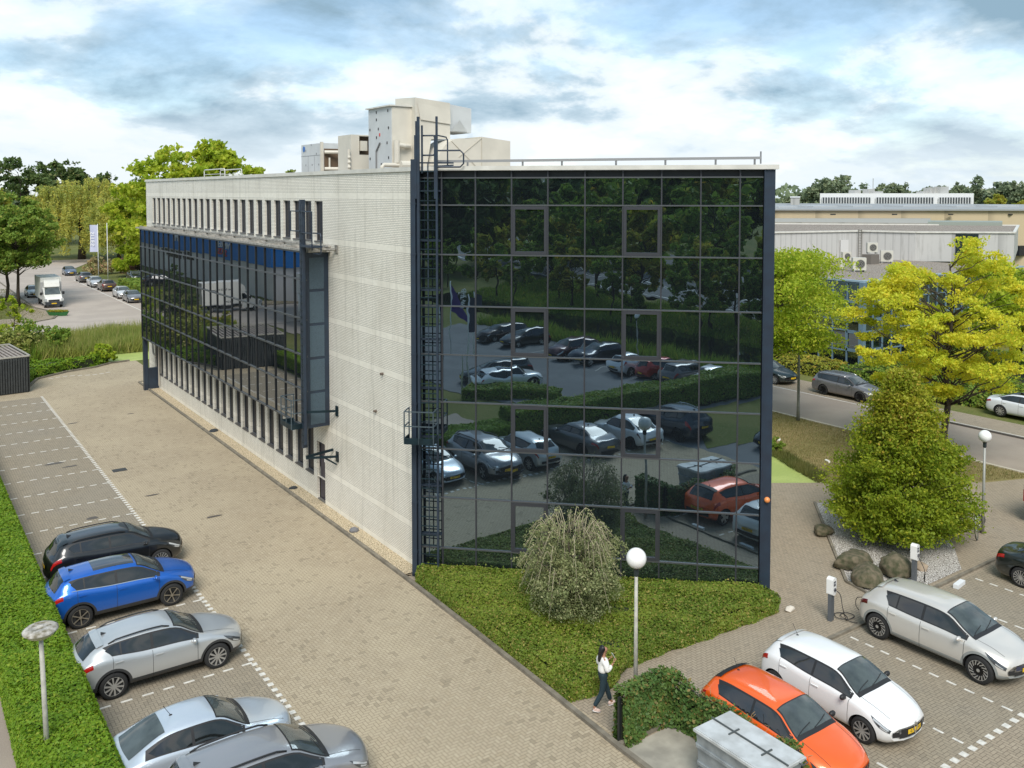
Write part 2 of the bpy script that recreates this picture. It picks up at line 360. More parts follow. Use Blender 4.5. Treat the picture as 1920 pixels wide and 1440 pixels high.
# ---------------------------------------------------------------- ground, roads, water
def ring(r,n=48): return [(r*math.cos(2*PI*i/n),r*math.sin(2*PI*i/n)) for i in range(n)]
def struct(name,mb,mat): return setp(mb.build(name,mat),kind='structure')
struct('ground',MB().sheet(ring(2200),-.05),GRASS)
struct('parking_lot',MB().sheet([(-6.9,-20.6),(-.45,-20.6),(-.45,0),(.34,0),(.34,41),(1.5,41),(1.5,50.55),(-.45,50.2),(-1.9,49),(-4,48.3),(-6.3,46.6),(-7.4,43.2),(-11.3,43),(-11.3,40),(-6.9,40)],0),LOT)
struct('parking_stalls',MB().sheet([(-11.3,-20.6),(-6.9,-20.6),(-6.9,40),(-11.3,40)],.004),BAYP)
struct('rear_parking_lot',MB().sheet([(-11.4,-37),(31,-37),(31,-20.6),(-11.4,-20.6)],0),ASPH)
struct('outer_parking_lot',MB().sheet([(-52,-37),(-13.3,-37),(-13.3,-20),(-22,-18),(-52,-18)],0),ASPH)
struct('side_road',MB().sheet([(-19,-14),(-13.15,-14),(-13.15,44),(-19,44)],0),ROADM)
struct('forecourt',MB().sheet([(-.45,.2),(-.45,-20.6),(31,-20.6),(31,-7.8),(27.8,-6.6),(21.6,-2.3),(19.2,-.66),(14,-.5),(3,-1)],0),FORE)
struct('stalls_east',MB().sheet([(1.45,-17.2),(19.6,-17.2),(19.6,-11.8),(1.45,-11.8)],.004),BAYP)
struct('concrete_pad',MB().sheet([(-.62,-12.15),(1.2,-12.15),(1.2,-18),(-.62,-18)],.008),CONC)
struct('wall_gravel',MB().sheet([(-.28,.1),(.35,.1),(.35,41),(-.28,41)],.06),GRAV)
struct('bed_gravel',MB().sheet([(12.5,-9.5),(12.2,-10.9),(14.5,-11.3),(16.9,-11.3),(19.3,-9.6),(20.2,-5),(18.6,-3.7)],.02),GRAVW)
kb=MB(); kp=[(-.35,41.1),(-.35,6),(-.38,0),(-.50,-5),(-.62,-9),(-.75,-12.1),(-.8,-20)]
for a,b in zip(kp,kp[1:]): kb.bar((*a,.04),(*b,.04),.14,.12)
kb.bar((.4,41.1,.04),(-.35,41.1,.04),.14,.12)
lp=[(-11.4,43.15),(-7.6,43.15),(-6.3,46.7),(-4,48.45),(-1.9,49.1),(-.45,50.3),(1,50.6)]
for a,b in zip(lp,lp[1:]): kb.bar((*a,.05),(*b,.05),.16,.14)
kb.bar((1.4,-11.72,.03),(12.4,-11.72,.03),.12,.09)
kb.bar((14,-11.6,.03),(24,-11.5,.03),.12,.09); kb.bar((-.7,-12.05,.05),(1.3,-12.02,.05),.14,.12,); kb.bar((1.28,-12.1,.05),(1.28,-18,.05),.14,.12)
kb.bar((14,-.62,.03),(19.2,-.62,.03),.12,.1)
for a,b in (((12.45,-9.5),(18.55,-3.65)),((12.15,-10.9),(12.45,-9.5))): kb.bar((*a,.03),(*b,.03),.1,.09)
struct('kerb',kb,KERB)
struct('verge',MB().sheet([(21.6,-2.3),(27.8,-6.6),(31,-7.8),(31,120),(24,120),(24,3),(22.3,0)],-.01),DRY)
struct('duckweed_pond',MB().sheet([(14,-.6),(19.2,-.64),(21.3,-2),(22.1,-.2),(23.5,2.6),(24.5,9),(24.5,54.6),(-6,54.6),(-3.5,50.2),(-.6,50.4),(1,50.6),(14,50.6)],-.02),DUCK)
struct('street_east',MB().sheet([(30.9,-60),(37.2,-60),(37.2,160),(30.9,160)],0),ROADM)
struct('footpath_east',MB().sheet([(37.2,-60),(40.4,-60),(40.4,160),(37.2,160)],.006),FORE)
eb=MB(); eb.box(30.72,30.9,-8,160,-.02,.05); struct('kerb_east',eb,P('pale_kerb',(.50,.45,.36),.8))
eb=MB(); eb.box(37.15,37.3,-60,5,-.02,.09); struct('kerb_footpath',eb,P('dark_kerb',(.09,.08,.07),.8))
eb=MB(); eb.box(37.65,37.75,-60,5,.006,.012); eb.box(36.9,37.0,5,60,.0,.008); struct('road_line_east',eb,WHITEP)
struct('street_west',MB().sheet([(-.6,64.6),(45,64.6),(45,79),(12.2,79),(12.2,150),(22,178),(-30,178),(-8,150),(-.6,96),(-.6,94),(.8,88),(-.2,82),(-2.5,80),(-60,80),(-60,64.6)],0),ROADL)
sb=MB(); cv=[(-60,80.1),(-2.5,80.1),(-.2,82),(.8,85.5),(.8,88),(-.6,94),(-.7,150)]
for a,b in zip(cv,cv[1:]): sb.bar((*a,.03),(*b,.03),.18,.12)
struct('kerb_west',sb,KERB)
struct('footway_west',MB().sheet([(-60,80.2),(-2.6,80.2),(-.4,82.1),(.6,85.5),(.6,88),(-.8,94),(-2.4,91),(-3.4,84.5),(-60,84)],.03),FORE)
sb=MB()
sb.box(9.35,9.5,82,129,.0,.008); struct('road_line_west',sb,WHITEP)
for i in range(0): pass
# parking markings
mk=MB(); ys=[-2.7+2.55*i for i in range(-7,17)]
for y in ys:
    n=0
    for i in range(8):
        x=-11.15+i*.56
        mk.box(x,x+.30,y-.04,y+.04,.004,.010)
i=0; y=-20.0
while y<40.2: mk.box(-6.98,-6.82,y,y+.16,.004,.010); y+=.335
for k in range(8):
    x=1.55+2.5*k
    for i in range(10):
        y=-12.0-i*.52; mk.box(x-.04,x+.04,y-.28,y,.008,.013)
x=1.4
while x<19.5: mk.box(x,x+.2,-17.3,-17.12,.008,.013); x+=.42
for k in range(9): mk.box(-5.6+.5*k,-5.4+.5*k+.12,46.4+.3*math.sin(k*.8),46.5+.3*math.sin(k*.8),.003,.008)
for x in [-41.3+2.7*i for i in range(13)]: mk.box(x,x+.1,-36,-31,.003,.009)
struct('parking_marking',mk,WHITEP)
struct('canal',MB().sheet([(-75,-44),(-52,-42.5),(-34,-40.5),(-22,-38.0),(-12,-37.3),(8,-37.5),(40,-38),(40,-50),(5,-50),(-18,-50),(-36,-52.5),(-60,-52),(-80,-52)],-.02),CANAL)
struct('main_road',MB().sheet([(-190,-102),(20,-51),(40,-52),(60,-90),(-60,-110),(-190,-150)],.0),ASPH)
rb=MB()
for off in (1,9,10.6,19): rb.bar((-190,-102-off,.02),(20,-51-off,.02),.22,.04)
struct('main_road_line',rb,P('bright_line',(.8,.8,.78),.6))
# stains and drains on the lot
DARK=P('oil_stain',(.10,.085,.07),.6)
for (x,y,a,b) in ((-8.6,22.6,.42,.2),(-8.0,21.6,.34,.13),(-8.5,13.0,.22,.2),(-5.7,14.6,.3,.1),(-4.2,10.2,.32,.12),(-6.4,31.0,.25,.1),(-3.0,31.5,.2,.1)):
    p=[(x+a*math.cos(t)*(1+.25*math.sin(3*t+x)),y+b*math.sin(t)*(1+.2*math.cos(2*t))) for t in [2*PI*i/18 for i in range(18)]]
    struct('oil_stain',MB().sheet(p,.0115),DARK)
# ================================================================ OFFICE BUILDING
TH=R(9.4); FU=Vector((.714,-.700,0)).normalized(); FN=Vector((-FU.y*-1,0,0))
FN=Vector((FU.y,-FU.x,0))      # outward normal of the glass front
def FP(s,z,o=0.): return Vector((FU.x*s+FN.x*o,FU.y*s+FN.y*o,z))
WX=.35; ZT=14.78
b=thing('office_building','large four storey white brick office with a dark mirror glass end wall','office building')
BL=12.63; Bp=FP(BL,0); 
NW=24; PW=1.28; W0=8.75; WW=.89
wins=[(W0+PW*i,W0+PW*i+WW) for i in range(NW)]
def wallrect(mb,x,y0,y1,z0,z1): mb.add([(x,y0,z0),(x,y1,z0),(x,y1,z1),(x,y0,z1)],[(0,3,2,1)])
wm=MB(); Y0,Y1=.35,40.9
zs=[(0,.06,None),(.06,1.12,'door'),(1.12,3.66,'low'),(3.66,11.83,None),(11.83,13.62,'up'),(13.62,ZT,None)]
RD=.115
for z0,z1,kd in zs:
    if kd is None: wallrect(wm,WX,Y0,Y1,z0,z1); continue
    holes=[]
    if kd=='up': holes=wins
    if kd=='low': holes=wins
    if kd=='door': holes=[wins[0]]
    y=Y0
    for a,c in holes:
        wallrect(wm,WX,y,a,z0,z1); y=c
        zz1=z1
        if kd=='low' and (a,c)==wins[0]:
            wallrect(wm,WX,a,c,2.75,z1); zz1=2.75
        wm.add([(WX,a,z0),(WX+RD,a,z0),(WX+RD,a,zz1),(WX,a,zz1)],[(0,1,2,3)])
        wm.add([(WX,c,z0),(WX+RD,c,z0),(WX+RD,c,zz1),(WX,c,zz1)],[(3,2,1,0)])
        wm.add([(WX,a,zz1),(WX+RD,a,zz1),(WX+RD,c,zz1),(WX,c,zz1)],[(0,1,2,3)])
        if not(kd=='low' and (a,c)==wins[0]): wm.add([(WX,a,z0),(WX+RD,a,z0),(WX+RD,c,z0),(WX,c,z0)],[(3,2,1,0)])
    wallrect(wm,WX,y,Y1,z0,z1)
wm.add([(WX,Y1,0),(14,Y1,0),(14,Y1,ZT),(WX,Y1,ZT)],[(0,1,2,3)])
wm.add([(14,Y1,0),(14,-3.9,0),(14,-3.9,ZT),(14,Y1,ZT)],[(0,1,2,3)])
wm.add([(14,-3.9,0),(Bp.x+.1,Bp.y+.05,0),(Bp.x+.1,Bp.y+.05,ZT),(14,-3.9,ZT)],[(0,1,2,3)])
wm.build('brick_wall',BRICK,b)
rf=MB(); rf.sheet([(WX,.4),(Bp.x,Bp.y+.3),(13.9,-3.9),(13.9,Y1),(WX,Y1)],ZT-.12); rf.build('roof',ROOFG,b)
cp=MB(); cp.box(WX-.06,WX+.3,.32,Y1+.06,ZT,ZT+.16); cp.box(WX+.3,14.05,Y1-.25,Y1+.06,ZT,ZT+.155)
cp.bar(FP(.30,ZT+.08,-.02),FP(BL+.12,ZT+.08,-.02),.42,.15); cp.build('coping',COPE,b)
# windows of the side wall
WFR=P('window_frame_grey',(.10,.105,.115),.5)
SILL=P('window_sill_dark',(.10,.095,.09),.6)
def side_window(a,c,z0,z1,idx):
    x=WX+RD-.02
    fr=MB(); f=.04
    fr.box(x,x+.06,a,a+f,z0,z1); fr.box(x,x+.06,c-f,c,z0,z1); fr.box(x,x+.06,a+f,c-f,z1-f,z1); fr.box(x,x+.06,a+f,c-f,z0,z0+f)
    o=fr.build('window',WFR,b)
    MB().box(x+.03,x+.05,a+f,c-f,z0+f,z1-f).build('pane',GLASSW,o)
    MB().box(WX-.05,WX+RD-.03,a-.01,c+.01,z0-.05,z0+.012).build('sill',SILL,o)
for i,(a,c) in enumerate(wins):
    side_window(a,c,11.83,13.62,i)
    if i: side_window(a,c,1.12,3.66,i)
a,c=wins[0]
d=MB().box(WX+.14,WX+.18,a+.03,c-.03,.1,2.72).build('door',P('door_aubergine',(.035,.03,.045),.4),b)
MB().bar((WX+.11,c-.12,1.15),(WX+.11,c-.12,1.55),.025).build('handle',GALV,d)
MB().box(WX+.0,WX+.13,a,c,.04,.1).build('threshold',P('threshold_grey',(.16,.15,.13),.7),d)
MB().box(WX+.125,WX+.139,a+.2,a+.38,1.85,2.15).build('notice',P('paper_white',(.8,.8,.78),.6),d)
# bay window with mirror glass
bx=-.68; by0=8.22; nb=24; by1=38.3; bp=(by1-by0)/nb; bz=[3.78,5.38,6.90,8.50,10.22,11.42]
bw=MB(); bw.box(bx+.05,WX,by0+.02,by1-.02,3.80,11.36); bay=bw.build('bay_window',P('bay_shell_dark',(.03,.035,.04),.5),b)
for i in range(nb):
    g=MB(); ya=by0+bp*i+.03; yc=by0+bp*(i+1)-.03; tw=random.uniform(-.003,.003)
    for z0,z1 in zip(bz,bz[1:]):
        t=random.uniform(-.0025,.0025); q=random.uniform(-.0015,.0015)
        g.add([(bx+q,ya,z0+.03),(bx-q,yc,z0+.03),(bx-q+t,yc,z1-.03),(bx+q+t,ya,z1-.03)],[(0,3,2,1)])
    g.build('glass_column',GLASSB,bay)
ml=MB()
for i in range(nb+1): y=by0+bp*i; ml.box(bx-.05,bx+.03,y-.028,y+.028,bz[0],bz[-1])
ml.build('mullion',MULLD,bay)
ml=MB()
for k,z in enumerate(bz): ml.box(bx-.056,bx+.032,by0-.04,by1+.04,z-.035,z+.035)
ml.build('transom',MULLL,bay)
sp_=MB(); sp_.box(bx+.0,WX,by0-.035,by0+.015,3.75,11.42); pan=sp_.build('side_panel',NAVY,bay)
pf=P('perforated_blue_sheet',(.085,.13,.165),.5,metal=.2,bump=.5,bscale=60,noise=(40,.4))
sp_=MB()
for k in range(5):
    z0=3.9+k*1.48; sp_.box(bx+.14,WX-.22,by0-.05,by0-.036,z0,z0+1.36)
sp_.build('perforated_sheet',pf,bay)
# gutter and service rail above and below the bay
gr=MB(); gr.box(bx-.02,WX-.02,by0-.3,by1+.15,11.42,11.47); gr.box(WX-.12,WX-.005,by0-.3,by1+.1,11.62,11.70)
gr.box(bx-.12,bx-.02,by0-.2,by1+.9,11.47,11.56)
for i in range(nb//2+1):
    y=by0+.1+i*2*bp; gr.box(bx-.05,WX-.01,y-.05,y+.05,11.47,11.60); gr.box(bx-.10,bx+.22,y+.35,y+.8,11.47,11.53); gr.bar((bx+.5,y,11.5),(bx+.2,y+.8,11.62),.05)
gr.build('service_rail',P('weathered_galvanised',(.42,.40,.36),.7,noise=(6,.5)),bay)
st=MB(); st.box(bx-.02,bx+.28,by1-.1,by1+.22,0,3.75); st.box(bx+.28,WX+.0,by1-.05,by1+.2,0,1.5); st.box(bx-.3,bx-.05,by1-.1,by1+.3,3.6,11.4)
st=MB(); st.box(bx+.02,bx+.3,by1-.25,by1+.1,0,3.75); st.box(bx+.3,WX-.01,by1-.2,by1+.05,.0,1.55); st.build('support_post',NAVY,bay)
rp=MB(); rp.tube([(WX-.09,by1-.6,3.7),(WX-.09,by1-.6,.3)],.055); rp.tube([(WX-.16,by1+.9,3.2),(WX-.2,by1+.5,2.5),(WX-.1,by1+.2,2.2)],.06); rp.build('downpipe',P('beige_pipe',(.46,.42,.35),.6),bay,split=True)
# curtain wall
cw=MB()
scol=[.32,1.13,2.36,3.66,4.95,6.25,7.56,8.88,10.2,11.5,12.27]; zr=[-.1,1.10,2.95,4.74,6.45,8.18,9.93,11.78,13.55,14.52]
cw.add([FP(.3,0,-.12),FP(BL,0,-.12),FP(BL,ZT,-.12),FP(.3,ZT,-.12)],[(0,1,2,3)])
cwall=cw.build('curtain_wall',P('curtain_shell_dark',(.02,.022,.025),.5),b)
for i in range(10):
    for j in range(9):
        g=MB(); s0,s1,z0,z1=scol[i]+.02,scol[i+1]-.02,zr[j]+.02,zr[j+1]-.02
        t=[random.uniform(-.003,.003) for _ in range(2)]
        g.add([FP(s0,z0,t[0]),FP(s1,z0,-t[0]),FP(s1,z1,t[1]-t[0]),FP(s0,z1,t[0]+t[1])],[(0,1,2,3)])
        g.build('glass_panel',GLASSF,cwall)
ml=MB()
for s in scol[:-1]: ml.bar(FP(s,0,.0),FP(s,ZT-.02,.0),.05,.08,up=FN)
ml.build('mullion',MULL,cwall)
ml=MB()
for z in zr[1:]: ml.bar(FP(.3,z,.004),FP(12.25,z,.004),.05,.07,up=FN) if False else ml.bar(FP(.3,z,.004),FP(12.25,z,.004),.10,.048)
ml.build('transom',MULLL,cwall)
for (i) in (3,6):
    for j in (1,3,5,7):
        f=MB(); s0,s1,z0,z1=scol[i]+.03,scol[i+1]-.03,zr[j]+.03,zr[j+1]-.03
        if i==6: s0,s1=scol[6]+.03,scol[7]-.03
        for (aa,bb) in (((s0+.05,z0),(s0+.05,z1)),((s1-.05,z0),(s1-.05,z1)),):
            f.bar(FP(aa[0],aa[1],.03),FP(bb[0],bb[1],.03),.10,.05,up=FN)
        f.bar(FP(s0+.1,z0+.06,.03),FP(s1-.1,z0+.06,.03),.05,.11); f.bar(FP(s0+.1,z1-.06,.03),FP(s1-.1,z1-.06,.03),.05,.11)
        f.build('opening_frame',MULL,cwall)
# corner pillars
pl=MB(); pl.bar(FP(.15,0,-.05),FP(.15,ZT-.01,-.05),.30,.34,up=FN); pl.build('corner_pillar',NAVY,b)
pl=MB(); pl.bar(FP(12.46,0,-.07),FP(12.46,ZT-.01,-.07),.36,.34,up=FN); pl.bar(FP(12.30,0,.10),FP(12.30,ZT-.02,.10),.03,.06,up=FN); pl.build('corner_pillar',NAVY,b)
al=MB(); al.ball(FP(12.5,3.55,.16),.10,12,8); al.build('alarm_lamp',P('orange_lamp',(.8,.28,.08),.4),b)
vt=MB()
for y,z in ((3.0,6.9),(3.6,5.3)): vt.tube([(WX+.02,y,z),(WX-.12,y,z)],.05,8)
vt.build('wall_vent',P('vent_brown',(.12,.09,.07),.6),b,split=True)
rl=MB(); rl.bar(FP(.9,ZT+.34,-.35),FP(12.2,ZT+.40,-.35),.06,.09)
for s in (2,4,5.4,7.3,9,10.7,12): rl.bar(FP(s,ZT+.1,-.35),FP(s,ZT+.36,-.35),.05)
rl.bar(FP(12.2,ZT+.2,-.35),FP(12.2,ZT+.62,-.35),.04); rl.build('roof_rail',P('rail_grey',(.30,.30,.30),.5,metal=.4),b)
hp=MB(); 
for y in (24.5,):
    for x in (1.0,2.0):
        hp.tube([(x,y,ZT),(x,y,ZT+.55),(x,y+.1,ZT+.62),(x,y+4.0,ZT+.62),(x,y+4.1,ZT+.55),(x,y+4.1,ZT)],.03,6)
        hp.tube([(x,y,ZT+.33),(x,y+4.1,ZT+.33)],.02,6)
hp.build('hatch_railing',P('white_rail',(.65,.64,.6),.5),b)
# ---------------------------------------------------------------- roof plant
CR=P('cream_sheet',(.66,.62,.53),.5,noise=(1.2,.12)); GW=P('greywhite_sheet',(.58,.60,.60),.5,noise=(1.2,.1)); BRN=P('louvre_brown',(.13,.085,.05),.7); BLK=P('black_fitting',(.02,.02,.02),.5)
t=thing('air_handling_unit','tall cream rooftop air unit with curved ducts behind the ladder','ventilation unit',(4,9.2,ZT-.1))
zb=.15
MB().box(0,1.6,0,2.4,zb,3.35).build('cabinet',GW,t)
MB().box(.03,1.05,-.03,.0,zb,3.32).build('front_panel',CR,t)
MB().box(-.12,1.75,-.1,2.5,3.35,3.41).build('lid',COPE,t)
h=MB(); N=8
pr=[(.0,.15),(0,3.75)]+[(0+.05*k,3.75) for k in (1,)]
# hood seen from the front: curved duct bending down over x
prof=[(1.05,3.78),(2.7,3.6),(3.5,3.42),(3.5,2.2),(1.05,.15)]
h.add([(1.05,-.4,.15),(1.05,-.4,3.78),(2.95,-.4,3.62),(2.95,-.4,1.9),(1.9,-.4,1.85),(1.6,-.4,.15)],[(0,1,2,3,4,5)])
n=6
h.add([(1.05,-.4,3.78),(2.95,-.4,3.62),(2.95,1.6,3.72),(1.05,1.6,3.88)],[(0,1,2,3)])
h.add([(1.05,-.4,.15),(1.05,-.4,3.78),(1.05,1.6,3.88),(1.05,1.6,.15)],[(0,3,2,1)])
h.add([(2.95,-.4,3.62),(2.95,-.4,1.9),(2.95,1.6,1.9),(2.95,1.6,3.72)],[(0,1,2,3)])
h.build('duct_hood',CR,t)
h=MB(); pts=[(1.15,3.05),(1.3,3.35),(1.5,3.55),(1.75,3.66)]
h.add([(1.3,-.46,2.75),(2.95,-.46,2.6),(2.95,-.43,3.3),(1.15,-.43,3.55)],[(0,1,2,3)]); h.build('duct_seam',CR,t)
h=MB(); h.add([(2.95,-.1,2.3),(4.35,-.1,2.25),(4.35,-.1,3.45),(2.95,-.1,3.62),(2.95,1.6,2.3),(4.35,1.6,2.25),(4.35,1.6,3.5),(2.95,1.6,3.72)],[(0,1,2,3),(1,5,6,2),(4,7,6,5),(3,2,6,7),(0,4,5,1)])
h.add([(3.2,-.14,2.3),(4.1,-.14,2.3),(3.55,-.3,2.85)],[(0,1,2)]); h.build('duct_outlet',GW,t)
# lower elbow duct
h=MB(); vs=[];K=9
for k in range(K+1):
    a=PI/2*k/K; x=1.75+1.35*(1-math.cos(a)); z=.3+1.6*math.sin(a); vs.append((x,z))
top=vs+[(4.3,1.92),(4.3,2.02),(6.0,1.86),(6.0,.15),(1.75,.15)]
h.prism([(0,0)],0,0) if False else None
nn=len(top); V=[(x,-1.1,z) for x,z in top]+[(x,.6,z) for x,z in top]
h.add(V,[tuple(range(nn))]+[tuple(range(2*nn-1,nn-1,-1))]+[(i,(i+1)%nn,nn+(i+1)%nn,nn+i) for i in range(nn)]); h.build('elbow_duct',CR,t)
h=MB()
for (x0,z0,x1,z1) in ((2.6,1.75,4.3,.3),(4.3,1.95,3.0,1.0),(4.3,.2,4.3,1.95)): h.bar((x0,-1.112,z0),(x1,-1.112,z1),.03,.02)
h.build('duct_crease',P('seam_beige',(.48,.44,.36),.6),t)
h=MB(); h.tube([(.15,-.25,1.75),(.15,-.25,.7)],.14,10); h.tube([(.15,-.25,1.55),(.55,-.25,1.5),(.9,-.1,1.5)],.11,10); h.tube([(-.6,-.2,.1),(-.6,-.2,.5),(-.5,-.2,.6),(.5,-.35,.6)],.10,10); h.lathe([(0,0),(.2,0),(.2,.9),(0,.9)],12,Matrix.Translation((.2,-.5,.6))@Matrix.Rotation(PI/2,4,'Y')); h.build('pipework',CR,t,smooth=False)
h=MB()
for (y,z) in ((.3,3.1),(1.5,3.1),(.25,2.3),(1.3,2.3),(2.2,2.3),(1.5,1.9),(.4,1.6),(2.2,.9),(1.0,.6),(.25,.9),(1.5,2.75)): h.box(-.02,.0,y,y+.07,z,z+.12)
h.build('latch',BLK,t,split=True)
MB().box(-.015,0,1.15,1.25,2.0,2.15).build('warning_label',P('label_red',(.6,.05,.04),.5),t)
h=MB(); h.tube([(-.05,1.5,.2),(-.05,1.5,1.3),(-.05,1.3,1.5),(-.05,1.1,1.7)],.035,6); h.build('cable_conduit',P('conduit_grey',(.2,.2,.2),.5),t)
t=thing('condenser_unit','low cream rooftop unit with open brown side beside the tall air unit','ventilation unit',(4.0,13.6,ZT-.1))
h=MB(); h.box(0,1.9,0,.06,.1,1.25); h.box(0,.45,0,.06,1.25,2.2); h.box(0,.06,.06,1.6,.1,2.2); h.box(0,1.9,.0,1.6,2.2,2.26); h.box(.06,1.9,1.54,1.6,.1,2.2); h.build('casing',CR,t)
MB().box(.1,1.9,.5,.56,.3,2.18).build('coil',BRN,t); MB().box(.5,.85,-.1,.2,1.45,1.95).build('switch_box',CR,t)
h=MB(); h.tube([(-.15,-.05,.1),(-.15,-.05,1.5)],.07,8)
for z in (.6,.85,1.1): h.ball((-.15,-.08,z),.1,8,6)
h.build('valve_pipe',CR,t)
t=thing('chiller_unit','white rooftop chiller with round blue emblem at far end of the plant','ventilation unit',(4.0,17.3,ZT-.1))
MB().box(0,1.9,0,2.9,.25,2.0).build('cabinet',GW,t)
MB().box(.1,1.8,.1,2.7,.05,.25).build('base_frame',P('dark_base',(.06,.07,.08),.6),t)
h=MB(); h.box(-.06,.08,-.03,.12,.2,2.06); h.build('corner_post',CR,t)
h=MB(); h.box(.12,1.95,-.03,-.005,.3,1.7); h.build('coil',BRN,t)
h=MB()
for z in (.6,1.5): h.tube([(.1,-.12,z),(1.2,-.6,z),(1.4,-1.8,z)],.1,10)
for x in (.35,1.3): h.tube([(x,-.2,0),(x,-.2,1.2)],.05,8)
h.build('pipework',CR,t)
h=MB().lathe([(0,0),(.16,0),(.16,.02),(0,.02)],20,Matrix.Translation((-.001,2.5,1.75))@Matrix.Rotation(-PI/2,4,'Y')); h.build('emblem',P('emblem_blue',(.02,.13,.42),.4),t)
h=MB()
for y,z in ((.4,.8),(1.3,.8),(2.2,.8),(.7,1.4),(2.2,1.6),(1.4,1.9)): h.box(-.015,0,y,y+.08,z,z+.1)
h.box(-.01,0,1.0,1.02,.3,1.35); h.box(-.01,0,1.9,1.92,.3,1.35); h.box(-.01,0,0,2.9,1.35,1.37); h.build('latch',P('mid_grey',(.25,.26,.27),.5),t)
for i,(x,y,hh) in enumerate(((6.5,16,.9),)): pass
# ---------------------------------------------------------------- facade access equipment at the corner
t=thing('access_ladder','dark blue steel ladder tower climbing the corner of the glass wall','ladder')
h=MB()
for s,w_ in ((.36,.09),(1.03,.07)): h.bar(FP(s,0.3,.32),FP(s,ZT+1.9,.32),w_,.09,up=FN)
h.bar(FP(.70,.9,.30),FP(.70,ZT+.3,.30),.035,.04,up=FN)
h.build('stringer',NAVY,t)
h=MB(); z=.6
while z<ZT+.2: h.bar(FP(.36,z,.32),FP(1.03,z,.32),.028,.035); z+=.345
h.build('rung',DKTEAL,t,split=True)
h=MB(); h.bar(FP(.16,.2,.28),FP(.16,ZT+.4,.28),.16,.12,up=FN)
for k in range(8): h.bar(FP(.16,1+1.8*k,.15),FP(.16,1+1.8*k,.35),.2,.06)
h.build('mast',NAVY,t)
h=MB(); z=1.6
while z<ZT: h.bar(FP(.1,z,.06),FP(1.1,z,.06),.06,.06); z+=1.78
h.build('wall_bracket',NAVY,t)
h=MB(); o=.32
for s in (.26,.98): h.bar(FP(s,ZT-1.0,o),FP(s,ZT+1.25,o),.09,.07,up=FN)
h.bar(FP(.30,ZT-.1,o-.1),FP(.30,ZT+1.75,o-.1),.13,.1,up=FN); h.bar(FP(.47,ZT-.1,o-.1),FP(.47,ZT+1.6,o-.1),.06,.06,up=FN)
for (s0,s1,z0,z1,oo) in ((.4,.95,.55,1.25,o-.3),(1.0,2.0,.12,.70,o),):
    h.tube([FP(s0,ZT+z0,oo),FP(s1-.12,ZT+z0,oo),FP(s1,ZT+z0+.12,oo),FP(s1,ZT+z1-.12,oo),FP(s1-.12,ZT+z1,oo),FP(s0,ZT+z1,oo)],.03,8)
h.tube([FP(1.0,ZT+1.25,o),FP(1.25,ZT+1.2,o-.5),FP(1.28,ZT+1.1,o-.6),FP(1.28,ZT+.2,o-.6)],.025,8)
h.bar(FP(.3,ZT+.28,o-.2),FP(1.5,ZT+.28,o-.6),.09,.05); h.bar(FP(.3,ZT+.12,o-.2),FP(1.5,ZT+.2,o-.6),.09,.05); h.build('top_guard',NAVY,t)
def basket(t,PF,w_,dp,z0,hh):
    """PF(a,z,o) places along wall, up, outward"""
    h=MB()
    for z in (z0+hh,z0+hh*.55): 
        for p,q in (((0,.1),(0,dp)),((0,dp),(w_,dp)),((w_,dp),(w_,.1))): h.bar(PF(p[0],z,p[1]),PF(q[0],z,q[1]),.035)
    for p in ((0,dp),(w_*.5,dp),(w_,dp),(0,.12),(w_,.12)): h.bar(PF(p[0],z0,p[1]),PF(p[0],z0+hh,p[1]),.035)
    h.build('basket_rail',P('basket_steel',(.09,.12,.14),.45,metal=.4),t)
    h=MB(); 
    for p,q in (((0,.1),(0,dp)),((0,dp),(w_,dp)),((w_,dp),(w_,.1))): h.bar(PF(p[0],z0+.1,p[1]),PF(q[0],z0+.1,q[1]),.03,.22)
    vs=[PF(0,z0,.1),PF(w_,z0,.1),PF(w_,z0,dp),PF(0,z0,dp)]; h.add(vs,[(0,1,2,3)]); h.add([v+Vector((0,0,.04)) for v in vs],[(3,2,1,0)]); h.build('basket_floor',DKTEAL,t)
t=thing('maintenance_basket','dark steel maintenance basket hanging on the corner ladder','basket')
basket(t,lambda a,z,o: FP(.0+a,z,.30+o),1.05,.75,5.15,1.15)
t=thing('facade_mast','dark navy maintenance mast with ladder rails at the near end of the bay','mast')
def BPt(a,z,o): return Vector((bx-.1-o,by0-.22-a,z))
h=MB(); h.bar(BPt(0,3.0,.12),BPt(0,13.7,.12),.16,.22,up=(1,0,0)); h.bar(BPt(.27,3.2,.2),BPt(.27,13.5,.2),.07,.12,up=(1,0,0)); h.build('mast',NAVY,t)
h=MB(); z=3.3
while z<13.5: h.bar(BPt(0,z,.25),BPt(.30,z,.25),.03,.03); z+=.3
h.build('rung',DKTEAL,t)
h=MB(); h.bar(BPt(-.28,3.9,.05),BPt(-.28,11.4,.05),.05,.06,up=(1,0,0)); h.build('cable_duct',P('duct_white',(.6,.6,.56),.5),t)
h=MB()
for a0,a1,z0,z1 in ((-1.0,.0,12.35,13.2),(.3,1.35,12.3,13.2)):
    h.tube([BPt(a0 if a1>0.1 else a1,z1,.25)]+[BPt(a1 if a1>.1 else a0,z1,.25),BPt(a1 if a1>.1 else a0,z0,.25)]+[BPt(a0 if a1>0.1 else a1,z0,.25)],.028,8)
h.tube([BPt(1.0,12.3,.05),BPt(1.75,12.3,.05),BPt(1.8,12.2,.05),BPt(1.8,11.5,.05),BPt(1.7,11.45,.05),BPt(1.0,11.45,.05)],.028,8)
h.bar(BPt(1.35,13.2,.25),BPt(1.35,11.6,.25),.04); h.bar(BPt(.3,11.75,.1),BPt(1.5,11.75,.1),.5,.08); h.build('platform_guard',NAVY,t)
